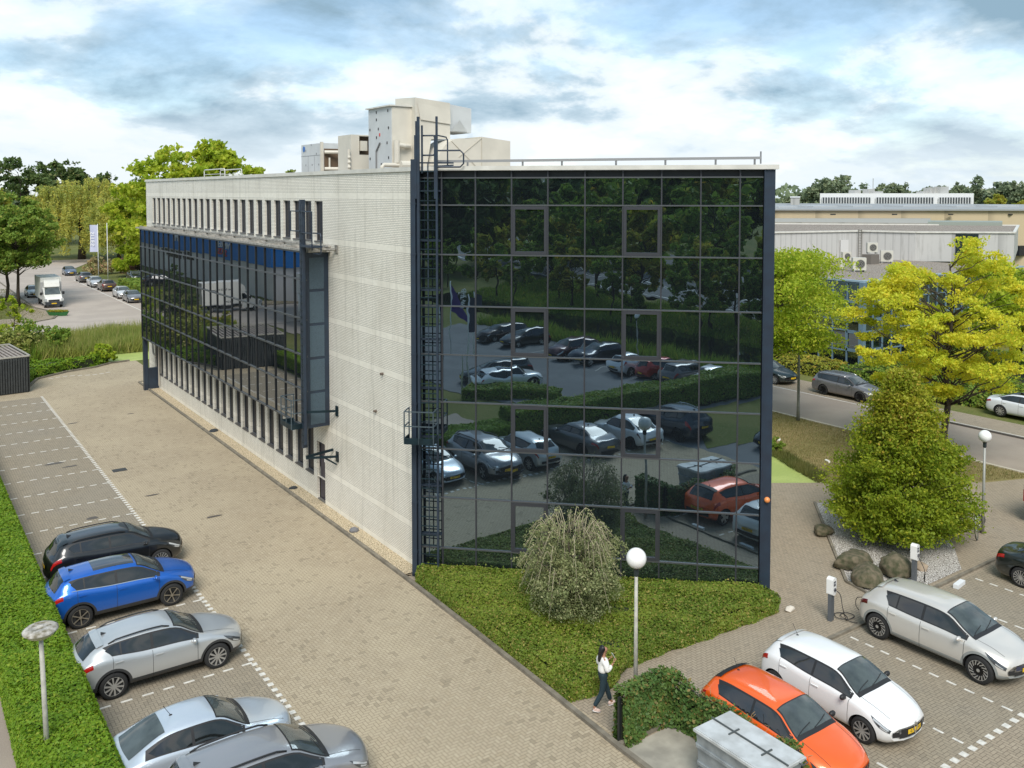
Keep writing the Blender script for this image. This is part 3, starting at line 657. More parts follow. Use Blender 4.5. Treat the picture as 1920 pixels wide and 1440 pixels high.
h=MB(); h.box(bx-.1,WX-.3,by0-.55,by0-.05,11.46,11.62); h.tube([(bx-.1,by0-.3,11.7),(bx+.5,by0-.6,11.7)],.10,8); h.tube([(bx+.3,by0-.3,11.55),(WX-.05,by0-.9,11.55)],.05,8); h.box(WX-.04,WX-.005,by0-1.1,by0-.8,11.4,11.75); h.build('winch',P('winch_grey',(.33,.31,.27),.6,noise=(9,.5)),t)
h=MB()
for z in (4.55,2.55): 
    h.bar((bx-.2,by0-.3,z),(WX-.02,by0-.85,z),.07,.09); h.box(WX-.06,WX-.01,by0-.98,by0-.76,z-.22,z+.22)
h.bar((bx-.2,by0-.3,2.6),(WX-.02,by0-.4,2.75),.08,.1); h.bar((bx+.4,by0-.5,2.6),(WX-.05,by0-.85,2.2),.05,.06); h.build('wall_bracket',DKTEAL,t,split=True)
t=thing('service_basket','small steel service basket at the bottom of the bay mast','basket')
basket(t,lambda a,z,o: Vector((bx-.1-o,by0+1.0-a,z)),1.2,.7,3.85,1.25)
# ================================================================ CARS
def pchip(xs,ys):
    xs=np.array(xs,float); ys=np.array(ys,float); h=np.diff(xs); d=np.diff(ys)/h; m=np.zeros(len(xs))
    for i in range(1,len(xs)-1):
        if d[i-1]*d[i]>0: w1=2*h[i]+h[i-1]; w2=h[i]+2*h[i-1]; m[i]=(w1+w2)/(w1/d[i-1]+w2/d[i])
    m[0]=d[0]; m[-1]=d[-1]
    def f(x):
        x=np.clip(np.asarray(x,float),xs[0],xs[-1]); i=np.clip(np.searchsorted(xs,x,side='right')-1,0,len(xs)-2)
        t=(x-xs[i])/h[i]; return (2*t**3-3*t**2+1)*ys[i]+(t**3-2*t**2+t)*h[i]*m[i]+(-2*t**3+3*t**2)*ys[i+1]+(t**3-t**2)*h[i]*m[i+1]
    return f
TYRE=P('tyre_rubber',(.018,.018,.018),.85); RIMD=P('rim_black',(.012,.012,.013),.35,metal=.5); RIMS=P('rim_silver',(.58,.58,.58),.3,metal=.8); RIMB=P('rim_bronze',(.42,.38,.31),.35,metal=.8)
CGL=P('car_glass',(.085,.10,.095),.04,spec=.6,ior=1.75,noise=(2.2,.5)); CGLD=P('car_side_glass',(.010,.012,.012),.04,spec=.6,ior=1.7)  # car_glass base colour is paled to help carry reflected sky
TRIM=P('black_trim',(.018,.018,.019),.55); CLAD=(.035,.036,.037); LENS=P('headlight_lens',(.55,.57,.58),.12,metal=.3); LENSD=P('headlight_dark',(.06,.065,.07),.12,coat=1); TAIL=P('tail_red',(.38,.01,.01),.2,coat=1); TAILD=P('tail_dark',(.10,.008,.01),.15,coat=1)
CHR=P('chrome',(.7,.7,.7),.18,metal=1); PLY=P('plate_yellow',(.75,.48,.02),.5); PLT=P('plate_text',(.02,.02,.02),.6); WELL=P('wheel_well',(.008,.008,.008),.9); SEAM=P('panel_gap',(.03,.03,.03),.8)
TYPES={
 # s , top ; belt ; rail ratio; half widths ; glass limits
 'hatch':dict(L=4.06,W=1.78,H=1.44,wb=2.58,fo=.83,R=.315,
   top=[(0,.60),(.012,.70),(.05,.80),(.13,.90),(.245,1.01),(.30,1.14),(.40,1.36),(.47,1.425),(.58,1.44),(.74,1.42),(.86,1.35),(.905,1.28),(.965,1.00),(.985,.90),(1,.70)],
   belt=[(0,.55),(.05,.68),(.13,.79),(.25,.89),(.6,.94),(.85,1.02),(.95,.97),(.985,.86),(1,.66)],ws=(.255,.425),rw=(.885,.962),side=(.285,.84),bp=.57),
 'suv':dict(L=4.46,W=1.85,H=1.58,wb=2.67,fo=.90,R=.355,
   top=[(0,.72),(.012,.84),(.05,.95),(.13,1.05),(.235,1.13),(.30,1.28),(.39,1.49),(.46,1.555),(.58,1.58),(.76,1.55),(.87,1.49),(.91,1.40),(.96,1.12),(.985,1.02),(1,.80)],
   belt=[(0,.66),(.05,.80),(.13,.93),(.25,1.02),(.6,1.06),(.85,1.14),(.95,1.08),(.985,.97),(1,.74)],ws=(.245,.415),rw=(.885,.957),side=(.275,.85),bp=.565),
 'crossover':dict(L=4.47,W=1.84,H=1.52,wb=2.68,fo=.88,R=.35,
   top=[(0,.68),(.012,.78),(.05,.88),(.14,.98),(.26,1.07),(.31,1.18),(.41,1.43),(.48,1.50),(.58,1.52),(.73,1.47),(.85,1.37),(.90,1.29),(.965,1.06),(.985,.98),(1,.76)],
   belt=[(0,.62),(.05,.76),(.14,.88),(.26,.96),(.6,1.00),(.84,1.10),(.95,1.03),(.985,.92),(1,.70)],ws=(.27,.435),rw=(.872,.958),side=(.30,.83),bp=.575),
 'coupe':dict(L=4.05,W=1.73,H=1.40,wb=2.55,fo=.80,R=.31,
   top=[(0,.58),(.012,.68),(.05,.77),(.14,.87),(.27,.97),(.33,1.11),(.43,1.33),(.50,1.39),(.58,1.40),(.68,1.38),(.75,1.32),(.83,1.18),(.945,.95),(.98,.90),(1,.66)],
   belt=[(0,.53),(.05,.66),(.14,.76),(.27,.85),(.6,.90),(.84,.95),(.95,.90),(.985,.82),(1,.62)],ws=(.28,.46),rw=(.735,.935),side=(.31,.83),bp=.60),
 'saloon':dict(L=4.75,W=1.84,H=1.43,wb=2.85,fo=.88,R=.34,
   top=[(0,.60),(.012,.70),(.05,.79),(.14,.89),(.28,1.00),(.33,1.12),(.42,1.35),(.49,1.42),(.57,1.43),(.66,1.40),(.74,1.31),(.86,1.08),(.90,1.05),(.975,1.02),(.99,.92),(1,.66)],
   belt=[(0,.55),(.05,.68),(.14,.79),(.28,.90),(.6,.95),(.82,.99),(.9,.97),(.985,.88),(1,.62)],ws=(.29,.44),rw=(.70,.85),side=(.32,.80),bp=.565),
 'estate':dict(L=4.68,W=1.83,H=1.46,wb=2.69,fo=.90,R=.335,
   top=[(0,.60),(.012,.70),(.05,.79),(.14,.89),(.26,1.00),(.32,1.16),(.40,1.37),(.47,1.445),(.58,1.46),(.76,1.45),(.90,1.40),(.93,1.32),(.975,1.02),(.99,.90),(1,.66)],
   belt=[(0,.55),(.05,.68),(.14,.79),(.27,.90),(.6,.94),(.88,1.0),(.96,.95),(.985,.86),(1,.62)],ws=(.27,.42),rw=(.92,.97),side=(.30,.90),bp=.55),
 'ev':dict(L=4.64,W=1.89,H=1.60,wb=3.0,fo=.84,R=.375,
   top=[(0,.70),(.012,.82),(.05,.92),(.12,1.02),(.215,1.10),(.27,1.22),(.39,1.52),(.46,1.585),(.56,1.60),(.72,1.57),(.86,1.48),(.895,1.40),(.955,1.14),(.985,1.04),(1,.80)],
   belt=[(0,.64),(.05,.80),(.12,.92),(.22,1.00),(.6,1.03),(.84,1.08),(.95,1.04),(.985,.95),(1,.74)],ws=(.225,.405),rw=(.88,.95),side=(.26,.79),bp=.54),
}
def paintmat(name,col,metal=.35,clad=None,roof=None,rough=.32,cladcol=CLAD):
    """clad=(xf,xr,zc,rc,zs): unpainted plastic round the arches and the sills"""
    k=NB(bpy.data.materials.new(name)); k.b.inputs['Coat Weight'].default_value=1; k.b.inputs['Coat Roughness'].default_value=.03
    k.b.inputs['Metallic'].default_value=metal; k.b.inputs['Roughness'].default_value=rough; k.b.inputs['Specular IOR Level'].default_value=.5
    tc=k.n('ShaderNodeTexCoord'); sp=k.n('ShaderNodeSeparateXYZ'); k.l(tc.outputs['Object'],sp.inputs[0]); x,z=sp.outputs[0],sp.outputs[2]
    n=k.noise(tc.outputs['Object'],3,4)
    base=k.mix(k.m_('MULTIPLY',k.ss(n,.5,.8),.12),col,tuple(min(1,c*.75+.03) for c in col))
    base=k.mix(k.m_('MULTIPLY',k.ss(z,.62,.30),.25),base,(.20,.18,.15))   # road dirt
    if clad:
        xf,xr,zc,rc,zs=clad
        def circ(cx): 
            dx=k.m_('SUBTRACT',x,cx); dz=k.m_('SUBTRACT',z,zc); return k.m_('LESS_THAN',k.m_('ADD',k.m_('MULTIPLY',dx,dx),k.m_('MULTIPLY',dz,dz)),rc*rc)
        f=k.m_('MAXIMUM',k.m_('MAXIMUM',circ(xf),circ(xr)),k.m_('LESS_THAN',z,zs))
        base=k.mix(f,base,cladcol); k.l(k.m_('MULTIPLY',k.m_('SUBTRACT',1.,f),1.),k.b.inputs['Coat Weight'])
        k.l(k.m_('MULTIPLY',k.m_('SUBTRACT',1.,f),metal),k.b.inputs['Metallic'])
    k.l(base,k.b.inputs['Base Color']); return k.m
SPK={}
def rim_mesh(style,Rr):
    key=(style,round(Rr,3))
    if key in SPK: return SPK[key]
    n,tw,silver=dict(five=(5,.16,0),ten=(10,.08,0),turb=(15,.05,1),multi=(15,.04,0),six=(6,.045,2),twin=(10,.07,0),plain=(9,.09,0),dark=(5,.1,3))[style]
    h=MB(); M=Matrix.Rotation(-PI/2,4,'X')   # lathe axis along +y
    h.lathe([(0,-.05),(Rr,-.05),(Rr,-.02),(0,-.02)],28,M); h.mi=1
    h.lathe([(Rr*.93,-.01),(Rr*1.0,.0),(Rr*1.0,.012),(Rr*.93,.012)],28,M,cap=False); h.lathe([(0,.008),(Rr*.17,.008),(Rr*.17,.018),(0,.018)],12,M)
    for k in range(n):
        a=2*PI*k/n; da=.10 if style in('twin',) else 0
        sw=.35 if style=='turb' else (.12 if style=='twin' else 0)
        r0,r1=(Rr*.55,Rr*.97) if style=='turb' else (Rr*.14,Rr*.97)
        a0=a; a1=a+sw
        p=Vector((math.cos(a0)*r0,.006,math.sin(a0)*r0)); q=Vector((math.cos(a1)*r1,.004,math.sin(a1)*r1))
        w0=tw*(.8 if style=='turb' else 1)*Rr/.25*.9
        h.bar(p,q,.012,w0*.6) if False else h.add(*spoke(p,q,w0*.55,w0*(.9 if n<=6 else .8)))
    mats=[RIMD,{0:RIMS,1:RIMS,2:RIMB,3:RIMD}[silver]]
    o=h.build('rim',mats); me=o.data; bpy.data.objects.remove(o); SPK[key]=me; return me
def spoke(p,q,w0,w1):
    d=(q-p).normalized(); s=Vector((-d.z,0,d.x)); y=Vector((0,.014,0))
    v=[p-s*w0/2,p+s*w0/2,q+s*w1/2,q-s*w1/2]; v+=[a+y for a in v]
    return v,[(0,1,2,3),(7,6,5,4),(0,4,5,1),(1,5,6,2),(2,6,7,3),(3,7,4,0)]
TYM={}
def tyre_mesh(Rt,w):
    key=(round(Rt,3),w)
    if key not in TYM:
        h=MB(); r=Rt*.70; M=Matrix.Rotation(-PI/2,4,'X')
        h.lathe([(r,-w),(r*1.06,-w-.004),(Rt*.93,-w),(Rt*.985,-w+.025),(Rt,-w+.06),(Rt,-.06),(Rt*.985,-.025),(Rt*.93,.0),(r*1.06,.004),(r,0),(r*.9,-.03),(0,-.035)],28,M,cap=False)
        o=h.build('wheel',TYRE,smooth=True); TYM[key]=o.data; bpy.data.objects.remove(o)
    return TYM[key]
CARN=0
def car(ty,name,label,cat,col,x,y,rz,metal=.35,clad=False,rails=None,rim='five',lamp='lens',plate='G-650-LV',roofcol=None,scale=1.06,group=None,detail=2,three=False,grille=TRIM,tailm=None,badge=None,antenna=True,mirr=None,chrome=False,pano=False,spoiler=None,cladcol=CLAD):
    global CARN; CARN+=1
    T=TYPES[ty]; L,W,H=T['L'],T['W'],T['H']; W2=W/2; top=pchip(*zip(*T['top'])); belt=pchip(*zip(*T['belt']))
    wsc=pchip([0,.012,.04,.12,.25,.55,.85,.95,.985,1],[.78,.84,.91,.97,.99,1,.985,.95,.90,.82])
    rwf=pchip([0,.05,.14,T['ws'][0],T['ws'][1],.6,T['rw'][0],T['rw'][1],1],[.66,.72,.76,.79,.645,.65,.635,.70,.68])
    zb0=.26 if ty in('suv','crossover','ev') else .20
    zb=pchip([0,.03,.10,.5,.92,.98,1],[zb0+.10,zb0+.02,zb0,zb0,zb0,zb0+.05,zb0+.14])
    ks=T['ws'][0]; rr=T['rw'][1]
    kr=pchip([0,ks-.02,ks+.05,T['ws'][1],T['rw'][0],rr,1],[.55,.62,.80,.86,.84,.70,.55])
    def ctrl(s):
        w=wsc(s)*W2; tz=top(s); bz_=np.minimum(belt(s),tz-.03); rz_=bz_+(tz-bz_)*kr(s); wr=rwf(s)*W2; b0=zb(s)
        zm=b0+(bz_-b0)*.52
        Yc=np.array([0*w,wr*.60,wr,w*.905,w*.965,w*1.0,w*.985,w*.90,0*w]); Zc=np.array([tz,tz-(tz-rz_)*.10,rz_,bz_+.012,bz_-.03,zm,b0+.10,b0,b0]); return Yc,Zc
    QI=np.array([0,.12,.25,.375,.42,.62,.80,.90,1.0])
    def S(s,q):
        s=np.asarray(s,float); q=np.asarray(q,float); sh=np.broadcast(s,q).shape; s=np.broadcast_to(s,sh).ravel(); q=np.broadcast_to(q,sh).ravel(); aq=np.abs(q)
        Yc,Zc=ctrl(s); Y=np.zeros(len(s)); Z=np.zeros(len(s)); tot=0
        for dq,wt in ((-.035,1),(-.015,1.5),(0,2),(.015,1.5),(.035,1)):
            a=aq+dq; sg=np.where(a<0,-1,1); a=np.minimum(np.abs(a),1.0); i=np.clip(np.searchsorted(QI,a,side='right')-1,0,7); t=(a-QI[i])/(QI[i+1]-QI[i]); k=np.arange(len(s))
            Y+=wt*sg*(Yc[i,k]*(1-t)+Yc[i+1,k]*t); Z+=wt*(Zc[i,k]*(1-t)+Zc[i+1,k]*t); tot+=wt
        Y/=tot; Z/=tot
        fy=(Y/W2)**2
        X=L/2-s*L-.30*fy*np.exp(-(s/.16)**2)+.16*fy*np.exp(-((1-s)/.13)**2)
        # windscreen and rear glass bow in plan
        X=X-.10*fy*np.exp(-((s-.33)/.09)**2)
        return np.stack([X,np.where(q<0,-Y,Y),Z],-1).reshape(sh+(3,))
    root=thing(name,label,cat,(x,y,0),rz,group); root.scale=(scale,)*3
    Rt=T['R']; xf=L/2-T['fo']; xr=xf-T['wb']
    clad_=(xf,xr,Rt,Rt+.115,zb0+.17) if clad else None
    pm=paintmat('paint_'+cat.replace(' ','_')+str(CARN),col,metal,clad_,cladcol=cladcol)
    ss_=np.unique(np.concatenate([[0,.004,.012,.024],np.linspace(.04,.96,40 if detail>1 else 26),[.975,.985,.993,1]])); qq=np.unique(np.concatenate([np.linspace(0,.25,6),np.linspace(.25,.42,6),np.linspace(.42,1,11)])); q2=np.concatenate([-qq[::-1],qq[1:]])[:-1]
    G_=S(ss_[:,None],q2[None,:]); ns,nq=G_.shape[:2]; V=G_.reshape(-1,3); F=[]
    for i in range(ns-1):
        for j in range(nq): F.append((i*nq+j,i*nq+(j+1)%nq,(i+1)*nq+(j+1)%nq,(i+1)*nq+j))
    F.append(tuple(range(nq))[::-1]); F.append(tuple((ns-1)*nq+j for j in range(nq)))
    me=bpy.data.meshes.new('body'); me.from_pydata(V.tolist(),[],F); bm=bmesh.new(); bm.from_mesh(me); bmesh.ops.recalc_face_normals(bm,faces=bm.faces); bm.to_mesh(me); bm.free()
    me.materials.append(pm); me.materials.append(WELL)
    bo=bpy.data.objects.new('body',me); C.objects.link(bo)
    cu=MB(); Rc=Rt+.055
    for xx in (xf,xr):
        for sy in (-1,1):
            M=Matrix.Translation((xx,sy*(W2+.2),Rt-.005))@Matrix.Rotation(PI/2 if sy>0 else -PI/2,4,'X')
            cu.lathe([(Rc,0),(Rc,.2+.30)],32,M)
    co=cu.build('cutter',[WELL]); 
    md=bo.modifiers.new('b','BOOLEAN'); md.object=co; md.operation='DIFFERENCE'; md.solver='EXACT'
    dg=bpy.context.evaluated_depsgraph_get(); me2=bpy.data.meshes.new_from_object(bo.evaluated_get(dg))
    if len(me2.polygons)<100: me2=me
    bo.modifiers.clear(); bo.data=me2; bpy.data.objects.remove(co)
    while len(me2.materials)>2: me2.materials.pop()
    # interior of the arches
    mi=[]
    for p in me2.polygons:
        c=p.center; iw=0
        for xx in (xf,xr):
            dd=math.hypot(c.x-xx,c.z-Rt)
            if dd<Rc+.01 and abs(c.y)<W2*1.02 and (abs(p.normal.y)>.97 and abs(c.y)<W2-.2 or dd>Rc-.03 and abs(p.normal.y)<.2 and c.z>zb0+.02): iw=1
        mi.append(iw)
    me2.polygons.foreach_set('material_index',mi); me2.polygons.foreach_set('use_smooth',[True]*len(mi))
    try: me2.set_sharp_from_angle(angle=R(38))
    except Exception: pass
    me2.name='body'; bo.parent=root
    if roofcol: pass
    # ---- patches that follow the body skin
    def patch(nm,s0,s1,q0,q1,mat,off=.006,n=(8,6),both=False,parent=None,sgn=1):
        if both: patch(nm,s0,s1,q0,q1,mat,off,n,False,parent,-1)
        """s0,s1 numbers or functions of the 0..1 position across q"""
        h=MB()
        for sg in (sgn,):
            a=np.linspace(0,1,n[0]+1)[:,None]; b_=np.linspace(0,1,n[1]+1)[None,:]
            S0=s0(b_) if callable(s0) else s0+0*b_; S1=s1(b_) if callable(s1) else s1+0*b_
            s=S0+(S1-S0)*a; Q0=q0(a) if callable(q0) else q0; Q1=q1(a) if callable(q1) else q1
            q=(Q0+(Q1-Q0)*b_)+0*a
            Pn=S(s,q*sg); e=1e-3
            du=S(np.clip(s+e,0,1),q*sg)-S(np.clip(s-e,0,1),q*sg); dv=S(s,(q+e)*sg)-S(s,(q-e)*sg); nn=np.cross(du,dv); nn/=np.maximum(np.linalg.norm(nn,axis=-1,keepdims=True),1e-9)
            ctr=np.array([0,0,.55]); ctr_=Pn-ctr; ctr_[...,0]*=.35; flip=np.sign((nn*ctr_).sum(-1,keepdims=True)); nn*=np.where(flip==0,1,flip)
            Pn=Pn+nn*off; m,k2=Pn.shape[:2]
            h.add(Pn.reshape(-1,3).tolist(),[(i*k2+j,(i+1)*k2+j,(i+1)*k2+j+1,i*k2+j+1) for i in range(m-1) for j in range(k2-1)])
        return h.build(nm,mat,parent or root,smooth=True)
    ws,rw,sd,bp_=T['ws'],T['rw'],T['side'],T['bp']
    # glazing
    wq=.222
    wsf0=lambda b_: ws[0]+.010+.012*(1-(2*b_-1)**2)*-1
    patch('windscreen_surround',ws[0]-.012,ws[1]+.004,-.238,.238,TRIM,.003,(8,10))
    wsn=patch('windscreen',ws[0]+.012,ws[1]-.003,-wq,wq,CGL,.007,(8,10))
    if detail>1:
        h=MB()
        for y0,y1,sh_ in ((-.05,.50,0),(-.62,-.08,0)):
            pts=[]
            for k in range(6):
                yy=(y0+(y1-y0)*k/5); p=S(ws[0]+.012+.028*(k/5),yy/ (W2*.78)*.22); pts.append(Vector(p)+Vector((.01,0,.02)))
            h.tube(pts,.010,5)
        h.build('wiper',TRIM,wsn)
    patch('rear_window',rw[0],rw[1],-.20,.20,CGLD if ty!='coupe' else CGL,.006,(6,10))
    if spoiler!=False and ty not in('saloon','coupe'): patch('spoiler',rw[0]-.035,rw[0]+.006,-.225,.225,pm if not spoiler else TRIM,.028,(4,10))
    qa,qb=.268,.362
    fr=lambda b_: sd[0]+.0+.035*(1-b_)*0
    # side windows: front, rear, quarter
    gap=.008
    segs=[(sd[0],bp_-gap),(bp_+gap,sd[1]-(.0 if three or ty in('hatch',) else .085))]
    if not(three or ty in ('hatch',)): segs.append((sd[1]-.075,sd[1]))
    patch('window_trim',sd[0]-.012,lambda b_: sd[1]+.018-.045*b_*(1 if ty!='coupe' else -.4),qa-.013,qb+.010,TRIM if not chrome else TRIM,.0035,(16,4),both=True)
    for k,(a,c) in enumerate(segs):
        last=k==len(segs)-1
        s1=(lambda b_,c=c: c+.008-.035*b_) if last else c
        patch('side_window',a,s1,(lambda t_: .300-.032*np.minimum(1,t_*2.5)) if k==0 else ((lambda t_: qa+.035*t_**3) if last else qa),qb,CGLD,.007,(10,4),both=True)
    if chrome: patch('chrome_strip',sd[0],sd[1]+.01,qb+.008,qb+.016,CHR,.008,(16,1),both=True)
    if pano: patch('sunroof',ws[1]+.02,.70,-.175,.175,P('sunroof_glass',(.02,.02,.022),.08,coat=1),.005,(6,8))
    if detail>1:
        sm=MB
        for s_ in ([sd[0]-.005,bp_+.002]+([] if three else [T['side'][1]-.03])): patch('door_gap',s_-.0012,s_+.0012,.385,.83,SEAM,.0025,(1,12),both=True)
        patch('bonnet_gap',.045,ws[0]-.01,.205,.210,SEAM,.0025,(10,1),both=True)
        for s_ in ([bp_-.035] if three else [bp_-.035,sd[1]-.065]):
            for sg in (1,-1):
                hb=MB(); p=Vector(S(s_,.47*sg)); hb.box(p.x-.10,p.x+.10,p.y-.012,p.y+.022 if sg>0 else p.y+.012,p.z-.014,p.z+.014) if sg>0 else hb.box(p.x-.10,p.x+.10,p.y-.022,p.y+.012,p.z-.014,p.z+.014)
                hb.build('door_handle',pm,root)
    if clad: pass
    # nose and tail fittings
    def nose(nm,y0,y1,z0,z1,mat,th=.012,back=False,nx=8,parent=None,zs=0,lift=0):
        h=MB(); vs=[];ys_=np.linspace(y0,y1,nx+1)
        for yy in ys_:
            xx=(L/2-.30*(yy/W2)**2) if not back else (-L/2+.16*(yy/W2)**2)
            for zz in (z0,z1): vs.append((xx+(th if not back else -th)+(zs*(zz-z0) if not back else -zs*(zz-z0)),yy,zz))
        h.add(vs,[(2*i,2*i+2,2*i+3,2*i+1) for i in range(nx)]); o=h.build(nm,mat,parent or root,smooth=True); return o
    zt0=float(top(0)); zn=float(zb(0))
    g=nose('grille',-W2*.50,W2*.50,zt0-.15,zt0-.03,grille,.010)
    nose('lower_intake',-W2*.55,W2*.55,zn+.06,zn+.17,TRIM,.009)
    pf_=nose('number_plate',-.26,.26,zn+.13,zn+.24,PLY,.022,nx=4)
    if detail>1: text_obj('plate_text',plate,.095,PLT,pf_,M3((L/2+.026-.01,0,zn+.185),(0,1,0),(0,0,1),(1,0,0)),ext=.001)
    zr0=float(top(.99)); pr_=nose('number_plate',-.26,.26,zr0-.30,zr0-.19,PLY,.02,True,nx=4)
    if detail>1: text_obj('plate_text',plate,.095,PLT,pr_,M3((-L/2-.024,0,zr0-.245),(0,-1,0),(0,0,1),(-1,0,0)),ext=.001)
    nose('rear_bumper_insert',-W2*.62,W2*.62,float(zb(1))+.02,float(zb(1))+.16,TRIM,.012,True)
    if badge=='diamond':
        h=MB(); z_=zt0-.07; xo=L/2+.028
        out=[(0,.17),(.10,0),(0,-.17),(-.10,0)]; inn=[(0,.10),(.05,0),(0,-.10),(-.05,0)]
        vs=[(xo,a,z_+b_) for a,b_ in out]+[(xo,a,z_+b_) for a,b_ in inn]; h.add(vs,[(i,(i+1)%4,4+(i+1)%4,4+i) for i in range(4)]); h.build('badge',CHR,root)
    elif badge in('ring','bolt','oval'):
        h=MB(); z_=zt0-.085; xo=L/2+.024; pts=[(xo,.075*math.cos(a),z_+.075*math.sin(a)*(1 if badge!='oval' else .6)) for a in [2*PI*i/16 for i in range(17)]]; h.tube(pts,.010,6); h.bar((xo,-.1 if badge=='bolt' else -.03,z_-.01),(xo,.1 if badge=='bolt' else .03,z_+.01),.014); h.build('badge',CHR,root)
    lm=LENS if lamp=='lens' else LENSD
    for sg in (1,-1):
        h=patch('headlight',lambda b_: .004+.0*b_,lambda b_: .125-.075*b_,.392*sg,.50*sg,LENSD,.006,(8,5))
        patch('light_strip',.010,.098,.400*sg,.435*sg,lm,.010,(6,1),parent=h); patch('lamp_unit',.012,.045,.448*sg,.482*sg,LENS,.010,(4,2),parent=h)
        if ty=='ev': pass
        t2=patch('taillight',.925 if ty!='coupe' else .955,.997,.40*sg,.475*sg,tailm or TAIL,.006,(6,3))
        h=MB(); p=Vector(S(sd[0]+.018,.40*sg)); h.ball((p.x,p.y+sg*.10,p.z+.05),.11,12,8,(.55,.95,.62)); h.bar(p,(p.x,p.y+sg*.06,p.z+.03),.05); h.build('wing_mirror',mirr or pm,root,smooth=True)
    nose('fog_panel',W2*.55,W2*.74,zn+.10,zn+.22,TRIM,.012,nx=3); nose('fog_panel',-W2*.74,-W2*.55,zn+.10,zn+.22,TRIM,.012,nx=3)
    if rails:
        h=MB()
        for sg in (1,-1):
            pts=[Vector(S(s_,.235*sg))+Vector((0,0,.045 if 0<i_<8 else 0)) for i_,s_ in enumerate(np.linspace(ws[1]+.03,rw[0]-.06,9))]; h.tube(pts,.020,6)
        h.build('roof_rail',rails,root,smooth=True,split=True)
    if antenna:
        h=MB(); p=Vector(S(rw[0]-.06,0.))
        if antenna=='whip': h.ball(p,.03,8,6,(1.4,1,.6)); h.tube([p,(p.x-.16,0,p.z+.26)],.006,5)
        else: h.add([(p.x+.10,0,p.z+.002),(p.x-.07,.028,p.z),(p.x-.07,-.028,p.z),(p.x-.07,0,p.z+.075)],[(0,1,3),(0,3,2),(1,2,3)])
        h.build('antenna',TRIM if antenna=='whip' else P('fin_dark',(.03,.032,.035),.3),root)
    # wheels
    tm=tyre_mesh(Rt,.215); rm=rim_mesh(rim,Rt*.72)
    for xx in (xf,xr):
        for sg in (1,-1):
            wo=bpy.data.objects.new('wheel',tm); C.objects.link(wo); wo.parent=root; wo.location=(xx,sg*(W2-.025),Rt); wo.rotation_euler=(0,0,0 if sg>0 else PI)
            ro=bpy.data.objects.new('rim',rm); C.objects.link(ro); ro.parent=wo; ro.rotation_euler=(0,random.uniform(0,1),0); ro.location=(0,-.012,0)
    return root
CG='cars parked in the left row by the hedge'
car('suv','parked_car','black SUV with grey roof, farthest of the near left row','car',(.010,.011,.012),-8.85,6.75,0,.3,rails=TRIM,rim='multi',lamp='lens',plate='L-417-HX',group=CG)
car('suv','parked_car','bright blue SUV with black glass roof parked rear to the hedge','car',(.012,.125,.52),-9.45+.15,3.45,0,.45,clad=True,rim='six',lamp='lens',plate='K-038-TS',group=CG,pano=True,chrome=True)
car('crossover','parked_car','silver crossover with dark wheel arch cladding and roof rails','car',(.56,.57,.57),-9.3,-1.5,0,.55,clad=True,rails=TRIM,rim='twin',plate='N-692-JR',group=CG,lamp='dark')
car('coupe','parked_car','pale blue-silver older three door hatchback with large sloping rear window','car',(.60,.66,.72),-9.5,-6.65,0,.5,rim='five',three=True,lamp='lens',plate='56-HX-KT',group=CG,antenna='whip')
car('suv','parked_car','dusty grey crossover at the bottom edge, nearest of the left row','car',(.33,.33,.34),-8.8,-9.15,0,.5,clad=True,rails=TRIM,rim='five',lamp='lens',plate='R-218-VX',group=CG)
CE='cars parked in the right hand row'
car('hatch','parked_car','orange hatchback with black roof spoiler parked beside the ivy fence','car',(.90,.13,.012),2.52,-14.5,-PI/2,.15,rim='five',plate='P-507-ZB',group=CE,badge='bolt',antenna='whip',mirr=TRIM,spoiler='black',lamp='dark')
car('hatch','parked_car','white hatchback with diamond badge between the orange and the pearl car','car',(.80,.80,.79),5.35,-14.2,-PI/2,.0,rim='twin',plate='G-650-LV',group=CE,badge='diamond',antenna='whip',mirr=TRIM)
car('ev','parked_car','pearl white electric car with flush grille plugged in to charger','car',(.66,.63,.58),10.6,-14.15,-PI/2,.35,clad=True,cladcol=(.27,.28,.27),rim='turb',plate='S-771-GN',group=CE,grille=P('grille_navy',(.01,.02,.06),.2,coat=1),lamp='dark',tailm=TAILD)
car('saloon','parked_car','glossy black-green saloon with silver multi-spoke wheels at right edge','car',(.008,.014,.012),18.05,-14.75,-PI/2,.3,rim='multi',plate='T-340-KP',group=CE)
# ---------------------------------------------------------------- cars further away
CS='cars parked along the east street'
car('estate','parked_car','dark green estate car with orange plate half hidden by the glass building','car',(.012,.028,.028),38.4,15.3,-PI/2,.3,rim='ten',group=CS,detail=1,plate='X-1')
car('estate','parked_car','grey estate car with silver roof rails behind the street lamp','car',(.20,.19,.19),38.45,8.35,-PI/2,.5,rim='dark',rails=CHR,group=CS,detail=2,plate='H-902-RD')
car('saloon','parked_car','white electric fastback at the right edge across the street','car',(.72,.74,.76),42.3,-1.9,-PI/2,.1,rim='ten',group=CS,detail=2,plate='V-11',pano=True)
CW='cars parked along the west street'
def far(ty,lab,col,x,y,rz,grp=CW,**k): return car(ty,'parked_car',lab,'car',col,x,y,rz,group=grp,detail=1,antenna=False,**k)
far('hatch','dark grey hatchback with front to the camera, nearest on the west street',(.20,.20,.21),10.6,93.6,-PI/2)
far('hatch','small white hatchback right behind the grey one on the west street',(.72,.72,.72),10.55,99.3,-PI/2)
far('suv','brown SUV parked between white cars along the white line',(.10,.06,.045),10.6,110.0,PI/2)
far('estate','pale silver car behind the brown SUV on the west street',(.60,.60,.60),10.4,116.8,-PI/2)
far('suv','dark grey car two places behind the brown SUV',(.09,.09,.09),10.3,125.5,PI/2)
